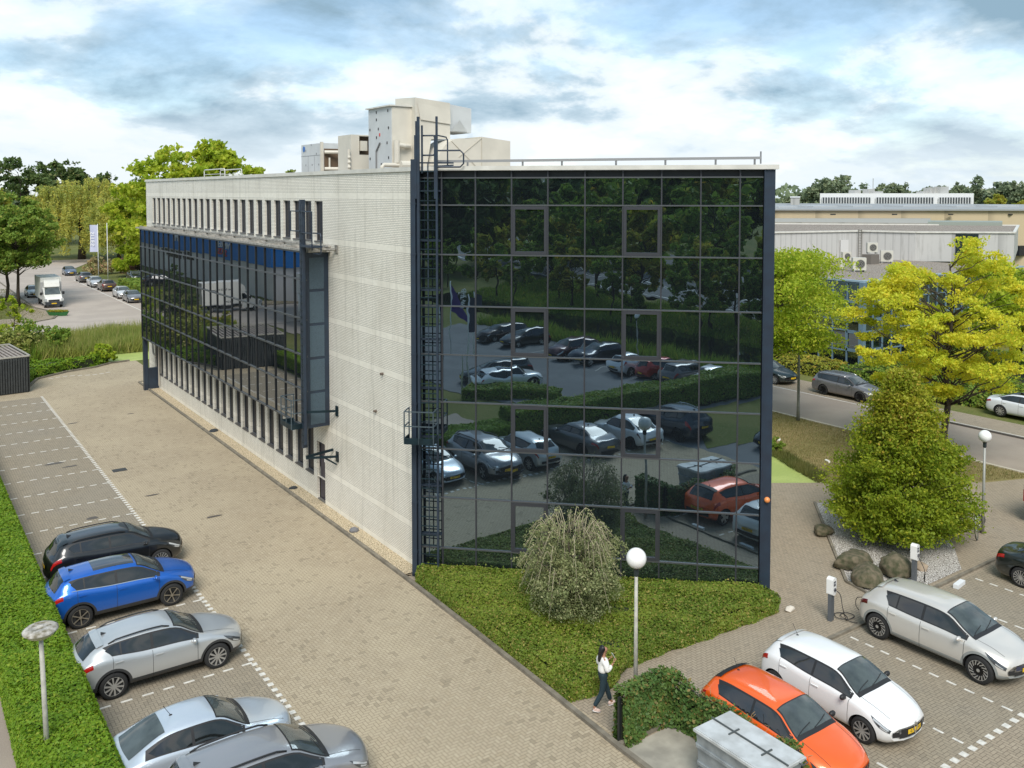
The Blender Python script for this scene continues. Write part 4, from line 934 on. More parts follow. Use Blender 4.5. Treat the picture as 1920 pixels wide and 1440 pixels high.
far('hatch','blue-grey car last of the west street row near the bend',(.10,.13,.19),10.4,139.5,-PI/2)
far('suv','black SUV in the driveway next to the flag pole',(.015,.02,.02),17.2,122.5,-PI/2,None)
far('saloon','white car at back of the driveway behind the green hedge',(.7,.7,.7),20.5,131.0,-PI/2,None)
far('saloon','dark car beside the white one in the far driveway',(.05,.05,.055),25.0,131.0,-PI/2,None)
far('hatch','silver car parked behind the white box truck',(.42,.46,.46),1.0,107.5,-PI/2,None)
far('saloon','silver car at far left behind the tree trunks',(.5,.52,.52),-9.5,123.0,-PI/2,None)
CM='cars seen in the glass wall reflection'
car('hatch','parked_car','pale silver hatchback with its rear to the lane, beside the grey crossover','car',(.56,.60,.62),-8.9,-11.75,PI,.5,rim='plain',group=CM,plate='17-SR-LB')
car('saloon','parked_car','dark grey saloon parked nose to the hedge','car',(.13,.13,.135),-8.9,-15.5,PI,.5,rim='dark',group=CM,plate='K-22',rails=None,detail=1)
car('coupe','parked_car','white coupe SUV with orange brake calipers nose to the hedge','car',(.76,.78,.8),-8.5,-18.6,PI,.1,rim='dark',group=CM,plate='K-23',detail=1,scale=1.14,tailm=TAILD)
car('suv','parked_car','dark navy SUV with chrome roof rails nose to the hedge','car',(.025,.035,.05),-8.2,-21.9,PI,.4,rim='dark',group=CM,plate='N-507-XT',rails=CHR,scale=1.12)
car('hatch','parked_car','black hatchback facing the glass wall near the grass patch','car',(.02,.022,.025),-2.9,-25.2,PI/2,.3,group=CM,plate='H-88',detail=1)
for ty,lab,col,x,yf,hd in (('estate','dark brown people carrier farthest along the outer row',(.035,.018,.014),-39.9,-33.0,1),('estate','black boxy car next to the brown people carrier',(.012,.012,.014),-36.5,-33.0,1),
  ('suv','dark maroon car in the outer row',(.07,.012,.014),-30.2,-33.0,1),('suv','navy black SUV with silver wheels in the outer row',(.012,.014,.03),-27.5,-33.2,1),
  ('hatch','small white hatchback rear to the lane in the outer row',(.8,.8,.82),-22.9,-33.0,-1),('hatch','bright red hatchback rear to the lane in the outer row',(.40,.02,.01),-20.2,-33.0,-1),
  ('suv','taupe grey SUV rear to the lane in the outer row',(.14,.13,.13),-17.7,-33.2,-1),('saloon','white fastback nearest the hedge end in the outer row',(.8,.8,.82),-15.2,-34.2,-1)):
    far(ty,lab,col,x,yf,hd*PI/2,CM)
far('crossover','white electric crossover with black roof glass on the outer lot',(.8,.82,.84),-23.3,-21.0,R(-74),CM,pano=True)
far('estate','black estate car behind the white electric crossover',(.02,.024,.028),-26.3,-22.2,R(106),CM,chrome=True)
far('hatch','dark car driving on the main road beyond the canal',(.06,.07,.07),-30,-72,R(14),None)
# ---------------------------------------------------------------- trucks and vans
WPNT=P('truck_white',(.78,.77,.72),.45,noise=(.8,.08))
def box_truck(x,y,rz,label,text=None,grp=None):
    t=thing('box_truck',label,'truck',(x,y,0),rz,grp)
    MB().box(-4.3,.55,-1.15,1.15,.95,3.55).build('cargo_box',WPNT,t)
    h=MB(); h.box(-4.35,-4.3,-1.17,1.17,.9,3.57); h.box(.55,.58,-1.17,1.17,.9,3.0); h.box(-4.3,.55,-1.165,-1.15,.9,1.0); h.box(-4.3,.55,1.15,1.165,.9,1.0); h.build('box_frame',P('alu_frame',(.5,.5,.5),.4,metal=.5),t)
    c=MB(); pr=[(.62,.45),(.62,2.35),(1.15,2.4),(1.75,1.55),(2.55,1.28),(2.72,1.0),(2.75,.40)]; w_=[1.0,.98,.80,.96,.92,.95,.98]
    vs=[(a,-ww,z) for (a,z),ww in zip(pr,w_)]+[(a,ww,z) for (a,z),ww in zip(pr,w_)]; n=len(pr)
    c.add(vs,[tuple(range(n)),tuple(range(2*n-1,n-1,-1))]+[(i,(i+1)%n,n+(i+1)%n,n+i) for i in range(n)]); cab=c.build('cab',WPNT,t)
    h=MB(); pts=[(.6,2.38),(.6,3.3),(.8,3.28),(1.15,2.95),(1.3,2.45)]; vs=[(a,-.85,z) for a,z in pts]+[(a,.85,z) for a,z in pts]; n=5
    h.add(vs,[tuple(range(n)),tuple(range(2*n-1,n-1,-1))]+[(i,(i+1)%n,n+(i+1)%n,n+i) for i in range(n)]); h.build('roof_deflector',WPNT,t,smooth=False)
    h=MB(); h.add([(1.20,-.80,2.34),(1.20,.80,2.34),(1.80,.88,1.60),(1.80,-.88,1.60)],[(0,1,2,3)]); h.build('windscreen',CGL,cab)
    h=MB()
    for s in (-1,1): h.add([(.75,s*.995,2.2),(1.08,s*.90,2.2),(1.6,s*.975,1.6),(.75,s*1.0,1.55)],[(0,1,2,3)])
    h.build('side_window',CGLD,cab)
    h=MB(); h.box(2.72,2.80,-.98,.98,.38,.78); h.build('bumper',P('bumper_dark',(.03,.035,.04),.6),t)
    for s in (-1,1):
        MB().box(2.5,2.77,s*.93-.14,s*.93+.14,.85,1.15).build('headlight',LENS,t); MB().box(1.45,1.55,s*1.22-.13,s*1.22+.13,1.5,1.85).build('wing_mirror',TRIM,t)
    h=MB(); h.box(2.73,2.79,-.6,.6,.82,1.02); h.build('grille',TRIM,t); MB().box(2.8,2.82,-.28,.28,.5,.62).build('number_plate',PLY,t)
    h=MB(); h.box(-4.2,.5,-.45,.45,.55,.93); h.box(-2.2,-.3,-1.1,1.1,.5,.85); h.build('chassis',TRIM,t)
    for xx in (1.95,-2.9):
        for s in (-1,1):
            wo=bpy.data.objects.new('wheel',tyre_mesh(.37,.24)); C.objects.link(wo); wo.parent=t; wo.location=(xx,s*1.0,.37); wo.rotation_euler=(0,0,0 if s>0 else PI)
            ro=bpy.data.objects.new('rim',rim_mesh('plain',.25)); C.objects.link(ro); ro.parent=wo
    if text:
        for s in (-1,1):
            for (tx,sz,zz,xx) in text: text_obj('lettering',tx,sz,P('lettering_dark',(.05,.05,.06),.5),t,M3((xx,s*1.155,zz),(-s,0,0),(0,0,1),(0,s,0)) if s>0 else M3((xx,s*1.155,zz),(1,0,0),(0,0,1),(0,-1,0)))
    return t
box_truck(1.35,95.2,-PI/2,'white box truck parked facing the camera on the west street')
box_truck(-19.9,77.3,PI,'white moving van opposite the bay window, seen in its mirror glass',[('verhuizingen',.42,2.7,-1.9),('07-45 29',.3,1.3,-1.0)])
# red van at right edge
t=thing('delivery_van','dark van tail with red light at the right edge of the forecourt','van',(24.75,-12.65,0),-PI/2)
h=MB(); pr=[(-2.4,.35),(-2.45,1.6),(-2.3,1.95),(1.0,1.95),(1.9,1.25),(2.5,1.05),(2.6,.35)]; n=len(pr); vs=[(a,-.92,z) for a,z in pr]+[(a,.92,z) for a,z in pr]
h.add(vs,[tuple(range(n)),tuple(range(2*n-1,n-1,-1))]+[(i,(i+1)%n,n+(i+1)%n,n+i) for i in range(n)]); h.build('body',P('van_plum',(.10,.03,.04),.35,metal=.3,coat=1),t)
for s in (-1,1): MB().box(-2.47,-2.3,s*.82-.09,s*.82+.09,.9,1.4).build('taillight',TAIL,t)
MB().box(-2.46,-2.40,-.7,.7,1.35,1.8).build('rear_window',CGL,t)
for xx in (-1.5,1.6):
    for s in (-1,1):
        wo=bpy.data.objects.new('wheel',tyre_mesh(.33,.22)); C.objects.link(wo); wo.parent=t; wo.location=(xx,s*.93,.33); wo.rotation_euler=(0,0,0 if s>0 else PI)
# ================================================================ VEGETATION
L_HEDGE=leafmat('hedge_leaf',(.12,.235,.012),(.20,.32,.02),(.27,.34,.03),1.6,.3)
L_BED=leafmat('bed_leaf',(.12,.19,.020),(.22,.28,.034),(.36,.30,.08),.8,.3)
L_IVY=leafmat('ivy_leaf',(.06,.125,.028),(.12,.19,.04),(.22,.17,.05),2.5,.2)
L_YEL=leafmat('yellow_leaf',(.56,.64,.05),(.80,.74,.06),(.82,.66,.06),.55,.5)
L_YG=leafmat('yellowgreen_leaf',(.30,.43,.03),(.52,.58,.05),(.60,.58,.07),.5,.5)
L_GRN=leafmat('green_leaf',(.15,.25,.035),(.25,.35,.05),(.38,.38,.07),.6,.4)
L_DK=leafmat('dark_leaf',(.09,.15,.05),(.15,.21,.06),(.22,.23,.08),.4,.4)
L_AUT=leafmat('autumn_leaf',(.26,.31,.04),(.45,.42,.06),(.55,.38,.06),.4,.45)
L_WIL=leafmat('willow_leaf',(.36,.42,.10),(.58,.55,.12),(.66,.55,.10),.25,.5)
L_CONE=leafmat('hornbeam_leaf',(.19,.28,.02),(.34,.41,.03),(.46,.46,.04),.9,.5)
L_PEAR=leafmat('grey_leaf',(.19,.23,.09),(.31,.33,.15),(.44,.42,.22),1.4,.3)
L_REED=leafmat('reed_leaf',(.22,.29,.06),(.38,.38,.10),(.48,.42,.16),.5,.4)
L_FAR=leafmat('far_leaf',(.17,.23,.14),(.26,.31,.17),(.32,.34,.19),.08,.35)  # far leaf colours are paled to carry the distance haze
BARK=P('bark',(.075,.058,.04),.95,noise=(5,.5),bump=.6,bscale=14); BARKL=P('bark_pale',(.46,.40,.27),.9,noise=(6,.4))
def poly_sample(poly,n,rg):
    P_=np.array(poly,float); a,b=P_.min(0),P_.max(0); out=[]
    while len(out)<n:
        q=a+(b-a)*rg.random((n*2,2)); ins=np.zeros(len(q),bool); j=len(P_)-1
        for i in range(len(P_)):
            c=((P_[i,1]>q[:,1])!=(P_[j,1]>q[:,1]))&(q[:,0]<(P_[j,0]-P_[i,0])*(q[:,1]-P_[i,1])/(P_[j,1]-P_[i,1]+1e-12)+P_[i,0]); ins^=c; j=i
        out+=list(q[ins])
    return np.array(out[:n])
def hnoise(x,y,s=1.): return np.sin(x*1.7*s+1.3)*np.cos(y*2.3*s+.7)*.5+np.sin(x*4.1*s+y*3.3*s)*.3+np.sin(x*.6*s-y*.9*s+2)*.4
def hedge(name,label,cat,poly,h,leaf,size,dens,mat_core,bump=.06,seed=1,kind=None,side=1.0,bands=None):
    """clipped hedge: dark core volume, leaves over the top and the sides. bands: list of (polygon, density factor)"""
    rg=np.random.default_rng(seed)
    root=thing(name,label,cat,(0,0,0)) if kind is None else None
    A_=0.5*abs(sum(poly[i][0]*poly[(i+1)%len(poly)][1]-poly[(i+1)%len(poly)][0]*poly[i][1] for i in range(len(poly))))
    n=int(A_*dens); q=poly_sample(poly,n,rg)
    z=h+bump*hnoise(q[:,0],q[:,1])-.10*rg.random(n)**2+.02
    sp_=(rg.random(n)<.05); z=z+sp_*rg.random(n)*.16
    top=np.c_[q,z]; nt=np.tile([0,0,1.3],(n,1))
    sd_=[];sn=[]
    for i in range(len(poly)):
        a=np.array(poly[i]);b_=np.array(poly[(i+1)%len(poly)]); Ld=np.linalg.norm(b_-a); m=int(Ld*h*dens*side); t=rg.random(m)[:,None]; p=a+(b_-a)*t; d=(b_-a)/Ld; nn=np.array([d[1],-d[0]])
        zz=rg.random(m)*h; off=(.03+.09*hnoise(p[:,0]*1.5,zz*3)-.08*rg.random(m)**2)[:,None]
        sg=1 if sum((poly[k][0]*poly[(k+1)%len(poly)][1]-poly[(k+1)%len(poly)][0]*poly[k][1]) for k in range(len(poly)))>0 else -1
        sd_.append(np.c_[p+nn*sg*off,zz]); sn.append(np.tile([nn[0]*sg,nn[1]*sg,.5],(m,1)))
    Pn=np.vstack([top]+sd_); Nn=np.vstack([nt]+sn)
    c=np.mean(poly,0); core=[tuple(c+(np.array(p)-c)*(1-.12/max(.3,np.linalg.norm(np.array(p)-c)))) for p in poly]
    cm=MB().prism(core,0,h-.10)
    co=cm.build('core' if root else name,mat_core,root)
    lf=cards('foliage' if root else name,Pn,size,leaf,root,seed=seed,nrm=Nn,jit=.55)
    if root: return root
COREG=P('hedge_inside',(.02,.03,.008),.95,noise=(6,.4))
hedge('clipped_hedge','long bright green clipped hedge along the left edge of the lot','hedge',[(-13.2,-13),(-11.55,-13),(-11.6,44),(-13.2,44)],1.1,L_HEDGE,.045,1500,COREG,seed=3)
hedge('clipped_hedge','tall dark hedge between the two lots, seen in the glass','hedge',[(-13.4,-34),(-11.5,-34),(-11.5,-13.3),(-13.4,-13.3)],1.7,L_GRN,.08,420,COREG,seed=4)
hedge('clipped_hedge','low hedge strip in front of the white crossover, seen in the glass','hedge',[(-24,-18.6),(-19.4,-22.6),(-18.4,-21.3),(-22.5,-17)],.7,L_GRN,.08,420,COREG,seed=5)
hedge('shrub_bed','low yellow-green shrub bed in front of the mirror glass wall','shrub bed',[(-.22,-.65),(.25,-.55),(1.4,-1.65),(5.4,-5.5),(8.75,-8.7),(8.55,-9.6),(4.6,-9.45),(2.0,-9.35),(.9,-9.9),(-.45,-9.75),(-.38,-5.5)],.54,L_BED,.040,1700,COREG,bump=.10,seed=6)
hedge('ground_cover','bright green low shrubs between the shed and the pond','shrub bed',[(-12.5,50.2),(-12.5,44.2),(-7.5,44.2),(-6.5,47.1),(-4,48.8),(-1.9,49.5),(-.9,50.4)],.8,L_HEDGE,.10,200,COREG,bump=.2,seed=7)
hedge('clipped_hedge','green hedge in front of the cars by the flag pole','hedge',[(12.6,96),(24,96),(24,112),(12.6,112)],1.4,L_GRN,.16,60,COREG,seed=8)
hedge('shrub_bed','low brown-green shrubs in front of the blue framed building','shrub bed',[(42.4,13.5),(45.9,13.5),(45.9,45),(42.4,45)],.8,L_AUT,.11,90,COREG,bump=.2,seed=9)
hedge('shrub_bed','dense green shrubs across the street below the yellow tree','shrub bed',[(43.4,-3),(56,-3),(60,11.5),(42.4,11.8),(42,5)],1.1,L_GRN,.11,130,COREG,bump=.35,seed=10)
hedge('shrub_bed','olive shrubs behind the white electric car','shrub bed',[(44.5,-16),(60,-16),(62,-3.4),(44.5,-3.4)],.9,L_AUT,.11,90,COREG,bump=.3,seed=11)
# limbs + leaf clumps
def limb(mb,a,b_,r0,r1,n=4,wob=.08,rg=random):
    a=Vector(a); b_=Vector(b_); L=(b_-a).length; pts=[a.lerp(b_,i/n)+(Vector((rg.uniform(-1,1),rg.uniform(-1,1),rg.uniform(-.5,.8)))*wob*L*.5*(1 if 0<i<n else 0)) for i in range(n+1)]
    mb.tube(pts,[r0+(r1-r0)*i/n for i in range(n+1)],6); return pts
def tree(name,label,x,y,h,r,ch,leafm,n=14000,size=.12,clumps=46,trunk=.2,bark=None,seed=1,group=None,shape='round',flat=.55,cr=.30,lean=0,z0=0,cat='tree',tri=False,sq=None):
    """h total height, r crown radius, ch height where the crown begins"""
    rg=np.random.default_rng(seed); rd=random.Random(seed); root=thing(name,label,cat,(x,y,z0),0,group); tb=MB(); H=h-ch; cc=[]
    for i in range(clumps):
        for _ in range(60):
            u=rg.random(); a=rg.random()*2*PI; rr=r*math.sqrt(rg.random())
            if shape=='round': mx=r*math.sqrt(max(0,1-(2*u-.92)**2/1.18))
            elif shape=='cone': mx=r*min(1,(1-u)*1.35+.05)*(1 if u>.1 else .75+2.5*u)
            elif shape=='spread': mx=r*(math.sin(PI*min(1,u*.85+.20)))**.6
            else: mx=r
            if rr<mx and (rr>mx*.35 or rg.random()<.35): break
        cc.append((rr*math.cos(a),rr*math.sin(a),ch+H*u*(1-.5*cr*flat*r/H)))
    top_=max(c[2] for c in cc); tp=[Vector((0,0,0))]; nseg=6
    for k in range(1,nseg+1): tp.append(Vector((rd.uniform(-1,1)*r*.05+lean*k/nseg,rd.uniform(-1,1)*r*.05,(top_*.9)*k/nseg)))
    tb.tube(tp,[trunk*(1-.82*k/nseg) for k in range(nseg+1)],9)
    for c in cc:
        zt=max(ch*.75,c[2]-(.35+.4*rd.random())*math.hypot(c[0],c[1])-.2); f=min(.98,zt/(top_*.9)); i=min(nseg-1,int(f*nseg)); p=tp[i].lerp(tp[i+1],f*nseg-i)
        d=math.hypot(c[0],c[1]); limb(tb,p,c,max(.02,trunk*.28*(1-.5*f)),.012,4,.13,rd)
    tb.build('trunk',bark or BARK,root,smooth=True)
    per=n//clumps; Ps=[]
    for c in cc:
        cs=r*cr*(.7+.6*rg.random()); v=rg.normal(size=(per,3)); v/=np.linalg.norm(v,axis=1)[:,None]; v*=(rg.random(per)**.45)[:,None]; v*=[cs,cs,cs*flat]
        # sub tufts
        tf=rg.normal(size=(max(3,per//22),3)); tf/=np.linalg.norm(tf,axis=1)[:,None]; tf*=(rg.random(len(tf))**.4)[:,None]; tf*=[cs,cs,cs*flat]
        k=rg.integers(0,len(tf),per); v=.30*v+.80*tf[k]+rg.normal(size=(per,3))*cs*.05
        Ps.append(v+np.array(c))
    cards('crown',np.vstack(Ps),size,leafm,root,seed=seed,up=.35,tri=tri,nrm=None)
    return root
def willow(name,label,x,y,h,r,seed,mat,n=26000,size=.35):
    rg=np.random.default_rng(seed); root=thing(name,label,'tree',(x,y,0)); tb=MB(); Ps=[]
    heads=[]
    for i in range(80):
        a=rg.random()*2*PI; rr=r*math.sqrt(rg.random())*.95; heads.append((rr*math.cos(a),rr*math.sin(a),h*(1-.45*(rr/r)**2)*(.86+.14*rg.random())))
    tb.tube([(0,0,0),(.2,0,h*.3),(0,.1,h*.6)],[r*.07,r*.05,r*.025],8)
    for hx,hy,hz in heads:
        limb(tb,(0,0,h*.35),(hx,hy,hz),.14,.03,4,.1,random)
        m=n//80; ln=hz*(.35+.5*rg.random()); t=rg.random(m); k=rg.integers(0,9,m); ox=rg.normal(size=9)*r*.07; oy=rg.normal(size=9)*r*.07
        Ps.append(np.c_[hx*(1+.12*t)+ox[k]*(1+.3*t)+rg.normal(size=m)*.12,hy*(1+.12*t)+oy[k]*(1+.3*t)+rg.normal(size=m)*.12,hz-t*ln+rg.normal(size=m)*.2])
    tb.build('trunk',BARK,root,smooth=True)
    P_=np.vstack(Ps); P_=P_[P_[:,2]>.6]; cards('crown',P_,size,mat,root,seed=seed,asp=.3)
    return root
# trees near the office
tree('robinia_tree','tall yellow-gold leafed tree at the right, dark trunk on the verge',28.9,-4.0,12.4,4.7,4.1,L_YEL,60000,.072,105,.20,seed=21,shape='spread',flat=.40,cr=.19)
tree('robinia_tree','yellow-green tree right beside the glass building edge',28.2,7.4,11.4,5.4,4.8,L_YG,56000,.085,90,.24,seed=22,shape='round',flat=.45,cr=.30)
tree('robinia_tree','yellow-green tree at the right edge behind the golden one',50.5,3.0,10.2,4.4,3.6,L_YG,16000,.17,40,.2,seed=23,shape='round',flat=.6,cr=.32)
# large cone shaped hornbeam in the gravel bed
def cone_bush(name,label,x,y,h,r,seed):
    rg=np.random.default_rng(seed); rd=random.Random(seed); root=thing(name,label,'bush',(x,y,0)); tb=MB(); tb.tube([(0,0,0),(.05,0,h*.5),(0,.05,h*.97)],[.14,.08,.015],8)
    prof=lambda u: np.interp(u,[0,.06,.16,.30,.5,.7,.85,.95,1],[.86,.98,1.0,.95,.78,.52,.29,.13,.02])*r
    P_=[];Z=[]; nb=620
    for i in range(nb):
        u=rg.random()**1.25; a=rg.random()*2*PI; R_=prof(u)*(.86+.26*rg.random())*(1+.10*math.sin(a*5+u*9)+.06*math.sin(a*11-u*17)); z0=h*u*.93+.15
        tip=Vector((R_*math.cos(a),R_*math.sin(a),min(h+.1,z0+.35+.35*rg.random()))); b0=Vector((0,0,max(.2,z0-.35*R_)))
        if i%3==0: tb.tube([b0,b0.lerp(tip,.55)+Vector((0,0,-.05)),tip],[.025,.014,.004],4)
        m=150; t=1-.55*rg.random(m)**1.3; c=np.array(b0)[None]*(1-t[:,None])+np.array(tip)[None]*t[:,None]; w_=(.16+.16*(1-t))[:,None]; P_.append(c+rg.normal(size=(m,3))*w_*[1,1,.55])
    tb.build('trunk',BARK,root,smooth=True); P_=np.vstack(P_); P_=P_[P_[:,2]>.05]; top=P_[:,2]/h+rg.normal(size=len(P_))*.10+.07*hnoise(P_[:,0]*2,P_[:,1]*2)>.70
    cards('crown',P_[~top],.060,L_CONE,root,seed=seed,up=.5); cards('crown_top',P_[top],.058,L_CTOP,root,seed=seed+1,up=.5)
L_CTOP=leafmat('hornbeam_top_leaf',(.27,.33,.025),(.44,.43,.035),(.46,.34,.05),.9,.4)
cone_bush('hornbeam_bush','big cone shaped green bush with yellowing top in the gravel bed',17.75,-8.3,6.7,2.6,24)
# weeping pear in the bed
def weeper():
    root=tree('weeping_tree','grey-green weeping tree with bare arching twigs in the shrub bed',2.25,-6.35,3.35,1.62,.75,L_PEAR,21000,.036,46,.10,seed=33,shape='round',flat=.8,cr=.30)
    rg=np.random.default_rng(31); tw=MB(); Ps=[]
    for i in range(120):
        a=rg.random()*2*PI; q=math.sqrt(rg.random()); lay=i%3; r0=(.15+.75*q) if lay else .3+.7*q; z0=(3.45-1.0*q*q if lay else 1.9)+.18*rg.random(); ln=.35+.75*rg.random(); up=.12+.22*rg.random(); dn=.25+.9*rg.random()
        bx_,by_=r0*math.cos(a),r0*math.sin(a); a2=a+rg.normal()*.5; pts=[]
        for k in range(9):
            t=k/8; pts.append(Vector((bx_+math.cos(a2)*ln*t**.9,by_+math.sin(a2)*ln*t**.9,z0-.35+.35*min(1,t*3)+up*math.sin(PI*min(1,t*1.3))-dn*max(0,t-.4)**1.3*2)))
        tw.tube(pts,[.015-.0013*k for k in range(9)],4)
        m=42; t=.25+.75*rg.random(m); idx=np.minimum(7,(t*8).astype(int)); f=t*8-idx; pa=np.array([list(p) for p in pts]); P_=pa[idx]*(1-f[:,None])+pa[idx+1]*f[:,None]; Ps.append(P_+rg.normal(size=(m,3))*[.05,.05,.09]-[0,0,.05])
    m=6500; a=rg.random(m)*2*PI; rr=1.2*np.sqrt(rg.random(m)); z=.35+1.5*rg.random(m)*(1-.35*rr/1.2)+.1*np.sin(a*5); Ps.append(np.c_[rr*np.cos(a)*(1+.15*np.sin(3*a)),rr*np.sin(a),z])
    tw.build('twigs',BARKL,root,smooth=True); cards('hanging_leaves',np.vstack(Ps),.034,L_PEAR,root,seed=5)
weeper()
# background trees, left side
TG='background trees on the west side'
tree('plane_tree','big yellow-green tree rising behind the roof of the office',16.6,84,20.6,8.0,6,L_YG,30000,.30,90,.4,seed=41,shape='round',flat=.6,cr=.26)
tree('plane_tree','yellow-green tree standing at the left end of the office',19.5,131,16.5,5.0,1.5,L_YG,22000,.26,60,.3,seed=42,shape='round',flat=.7,cr=.30)
tree('plane_tree','small green tree top seen left of the rooftop chiller',32,96,17.5,3.0,8,L_GRN,8000,.22,30,.25,seed=43,shape='round',flat=.7,cr=.34)
willow('willow_tree','broad pale yellow weeping willow behind the street',18.8,178,18.0,12.0,44,L_WIL,44000,.33)
willow('willow_tree','smaller weeping willow right of the broad one, by the bend',23,163,14.5,6,45,L_WIL,16000,.3)
tree('lime_tree','green street tree in front at far left with lower dark trunk',-2.6,103.5,14.2,5.4,4.4,L_GRN,30000,.18,80,.22,seed=46,shape='round',flat=.6,cr=.25)
tree('lime_tree','second green street tree beside it nearest the box truck',-2.0,96.3,12.8,4.4,5.0,L_GRN,20000,.17,60,.22,seed=47,shape='round',flat=.6,cr=.30)
for i,(x,y,h,r,m,lab) in enumerate(((14,236,23,9,L_DK,'dark green tree farthest left on the skyline'),(24,246,24.5,10,L_DK,'tall dark tree crown above the willow at far left'),(41,252,21.5,9,L_DK,'dark tree with spiky top left of the willow'),(-8,150,13,6,L_AUT,'orange-green tree at left edge behind the street tree'),(36,172,15,6,L_AUT,'orange tinged tree right of the willows'),(2,205,17,8,L_AUT,'ochre tree between the dark trees and willow'),(70,180,17,8,L_DK,'dark tree far behind the roof plant'))):
    tree('background_tree',lab,x,y,h,r,h*.2,m,9000,.5,44,.4,seed=60+i,group=TG,shape='round',flat=.75,cr=.32)
# shrubs near the street
def bush(name,label,x,y,h,r,leafm,n=5000,size=.12,seed=1,cat='bush',z0=0): return tree(name,label,x,y,h,r,.1,leafm,n,size,34,.06,seed=seed,shape='round',flat=.9,cr=.36,cat=cat,z0=z0)
bush('flowering_bush','orange and cream flowering bush by the flag poles',15.0,139,3.0,2.6,leafmat('cream_leaf',(.30,.32,.12),(.55,.42,.22),(.6,.3,.2),.9),4000,.16,71)
bush('flowering_bush','pink-brown bush right of the flowering bush',20.0,139,2.8,2.3,leafmat('pink_leaf',(.35,.16,.12),(.45,.24,.18),None,.9),3000,.16,72)
bush('willow_bush','tall loose grey-green bush behind the black shed',-8.6,56.2,3.6,2.9,L_REED,9000,.13,73)
bush('willow_bush','dark bushy shrub left of the reeds',-4.8,57.5,3.1,2.3,L_GRN,8000,.12,74)
bush('willow_bush','thin tall sapling above the willow bush',-6.3,60.5,5.4,1.4,L_YG,2500,.13,75)
bush('pond_bush','small round bush at edge of the duckweed pond',-.9,50.9,1.7,1.0,L_YG,2500,.10,76)
bush('rose_bush','reddish low bush at left edge by the street',-12.5,61,2.2,2.0,L_AUT,3000,.13,77)
bush('pond_bush','small bushy plant on bank of the east pond',23.6,2.6,.8,.5,L_GRN,1500,.07,78)
for i,(x,y,h,r) in enumerate(((47,8,2.2,1.8),(52,6,2.6,2.0),(46,4.5,1.7,1.4),(58,1,2.6,2.2),(49,-6,2.0,1.8))):
    bush('street_shrub',['rounded green shrub nearest the blue building corner','larger green shrub below the golden tree','low shrub at footpath edge below the golden tree','dark shrub farthest right across the street','olive shrub behind the white electric car'][i],x,y,h,r,[L_GRN,L_AUT,L_GRN,L_DK,L_AUT][i],4000,.12,80+i)
# reeds, grass tufts (uncountable)
def stuff_cards(name,poly,n,h,size,mat,seed,asp=.12,lean=.25,z=0):
    rg=np.random.default_rng(seed); q=poly_sample(poly,n,rg); hh=h*(.5+.6*rg.random(n))*(1+.3*hnoise(q[:,0],q[:,1],.7)); a=rg.random(n)*2*PI; w_=size
    tip=np.c_[q[:,0]+rg.normal(size=n)*lean*h,q[:,1]+rg.normal(size=n)*lean*h,hh+z]; dx=np.cos(a)*w_; dy=np.sin(a)*w_
    V=np.stack([np.c_[q[:,0]-dx,q[:,1]-dy,np.full(n,z)],np.c_[q[:,0]+dx,q[:,1]+dy,np.full(n,z)],tip],1)
    me=bpy.data.meshes.new(name); me.vertices.add(n*3); me.vertices.foreach_set('co',V.reshape(-1).astype(np.float32)); me.loops.add(n*3); me.loops.foreach_set('vertex_index',np.arange(n*3,dtype=np.int32)); me.polygons.add(n); me.polygons.foreach_set('loop_start',np.arange(0,n*3,3,dtype=np.int32)); me.polygons.foreach_set('loop_total',np.full(n,3,dtype=np.int32)); me.materials.append(mat); me.update(); me.validate()
    o=bpy.data.objects.new(name,me); C.objects.link(o); return setp(o,kind='stuff')
stuff_cards('reeds',[(-5,54.6),(16,54.6),(16,63.5),(-6,63.8)],26000,1.55,.05,L_REED,90)
stuff_cards('reeds',[(-14,54.4),(-5,54.4),(-5,63),(-14,63)],8000,1.6,.05,L_GRN,91)
stuff_cards('verge_grass',[(21.8,-2.1),(27.8,-6.4),(30.7,-7.6),(30.7,30),(24.4,30),(24.1,3),(22.6,0)],60000,.12,.014,leafmat('verge_blade',(.24,.21,.08),(.32,.26,.12),(.16,.19,.05),.4,.3),92)
stuff_cards('bank_grass',[(21.0,-2.1),(22.3,-1.6),(23.0,0),(24.1,2.8),(24.9,9),(25,30),(24.2,30),(24.1,9),(23.3,3.1),(21.9,.2),(21.2,-1.6)],14000,.35,.02,leafmat('bank_blade',(.10,.13,.03),(.20,.19,.06),None,.6,.3),93)
stuff_cards('lawn_grass',[(-30,80.4),(-2.6,80.4),(-.2,86),(-.8,94),(-.8,120),(-30,120)],30000,.14,.03,leafmat('lawn_blade',(.16,.18,.05),(.24,.22,.08),None,.3,.3),94)
stuff_cards('hedge_edge_weeds',[(-.55,-12.0),(1.3,-12.0),(1.3,-11.7),(-.55,-11.7)],500,.2,.02,L_IVY,95)
stuff_cards('canal_bank_grass',[(-75,-50),(-36,-49.5),(10,-47),(40,-47),(30,-50),(-10,-58),(-60,-68),(-90,-75)],30000,.5,.08,L_GRN,96)
stuff_cards('canal_reeds',[(-50,-37.2),(-14,-36.6),(8,-37),(8,-38.4),(-14,-38.6),(-50,-39)],9000,1.3,.06,L_GRN,97)
# grass patch near the black hatchback
struct('grass_patch',MB().sheet([(-6.6,-22.6),(-4.6,-20.9),(-4.4,-24),(-4.5,-30),(-10.8,-33),(-10.8,-24)],.02),GRASS)
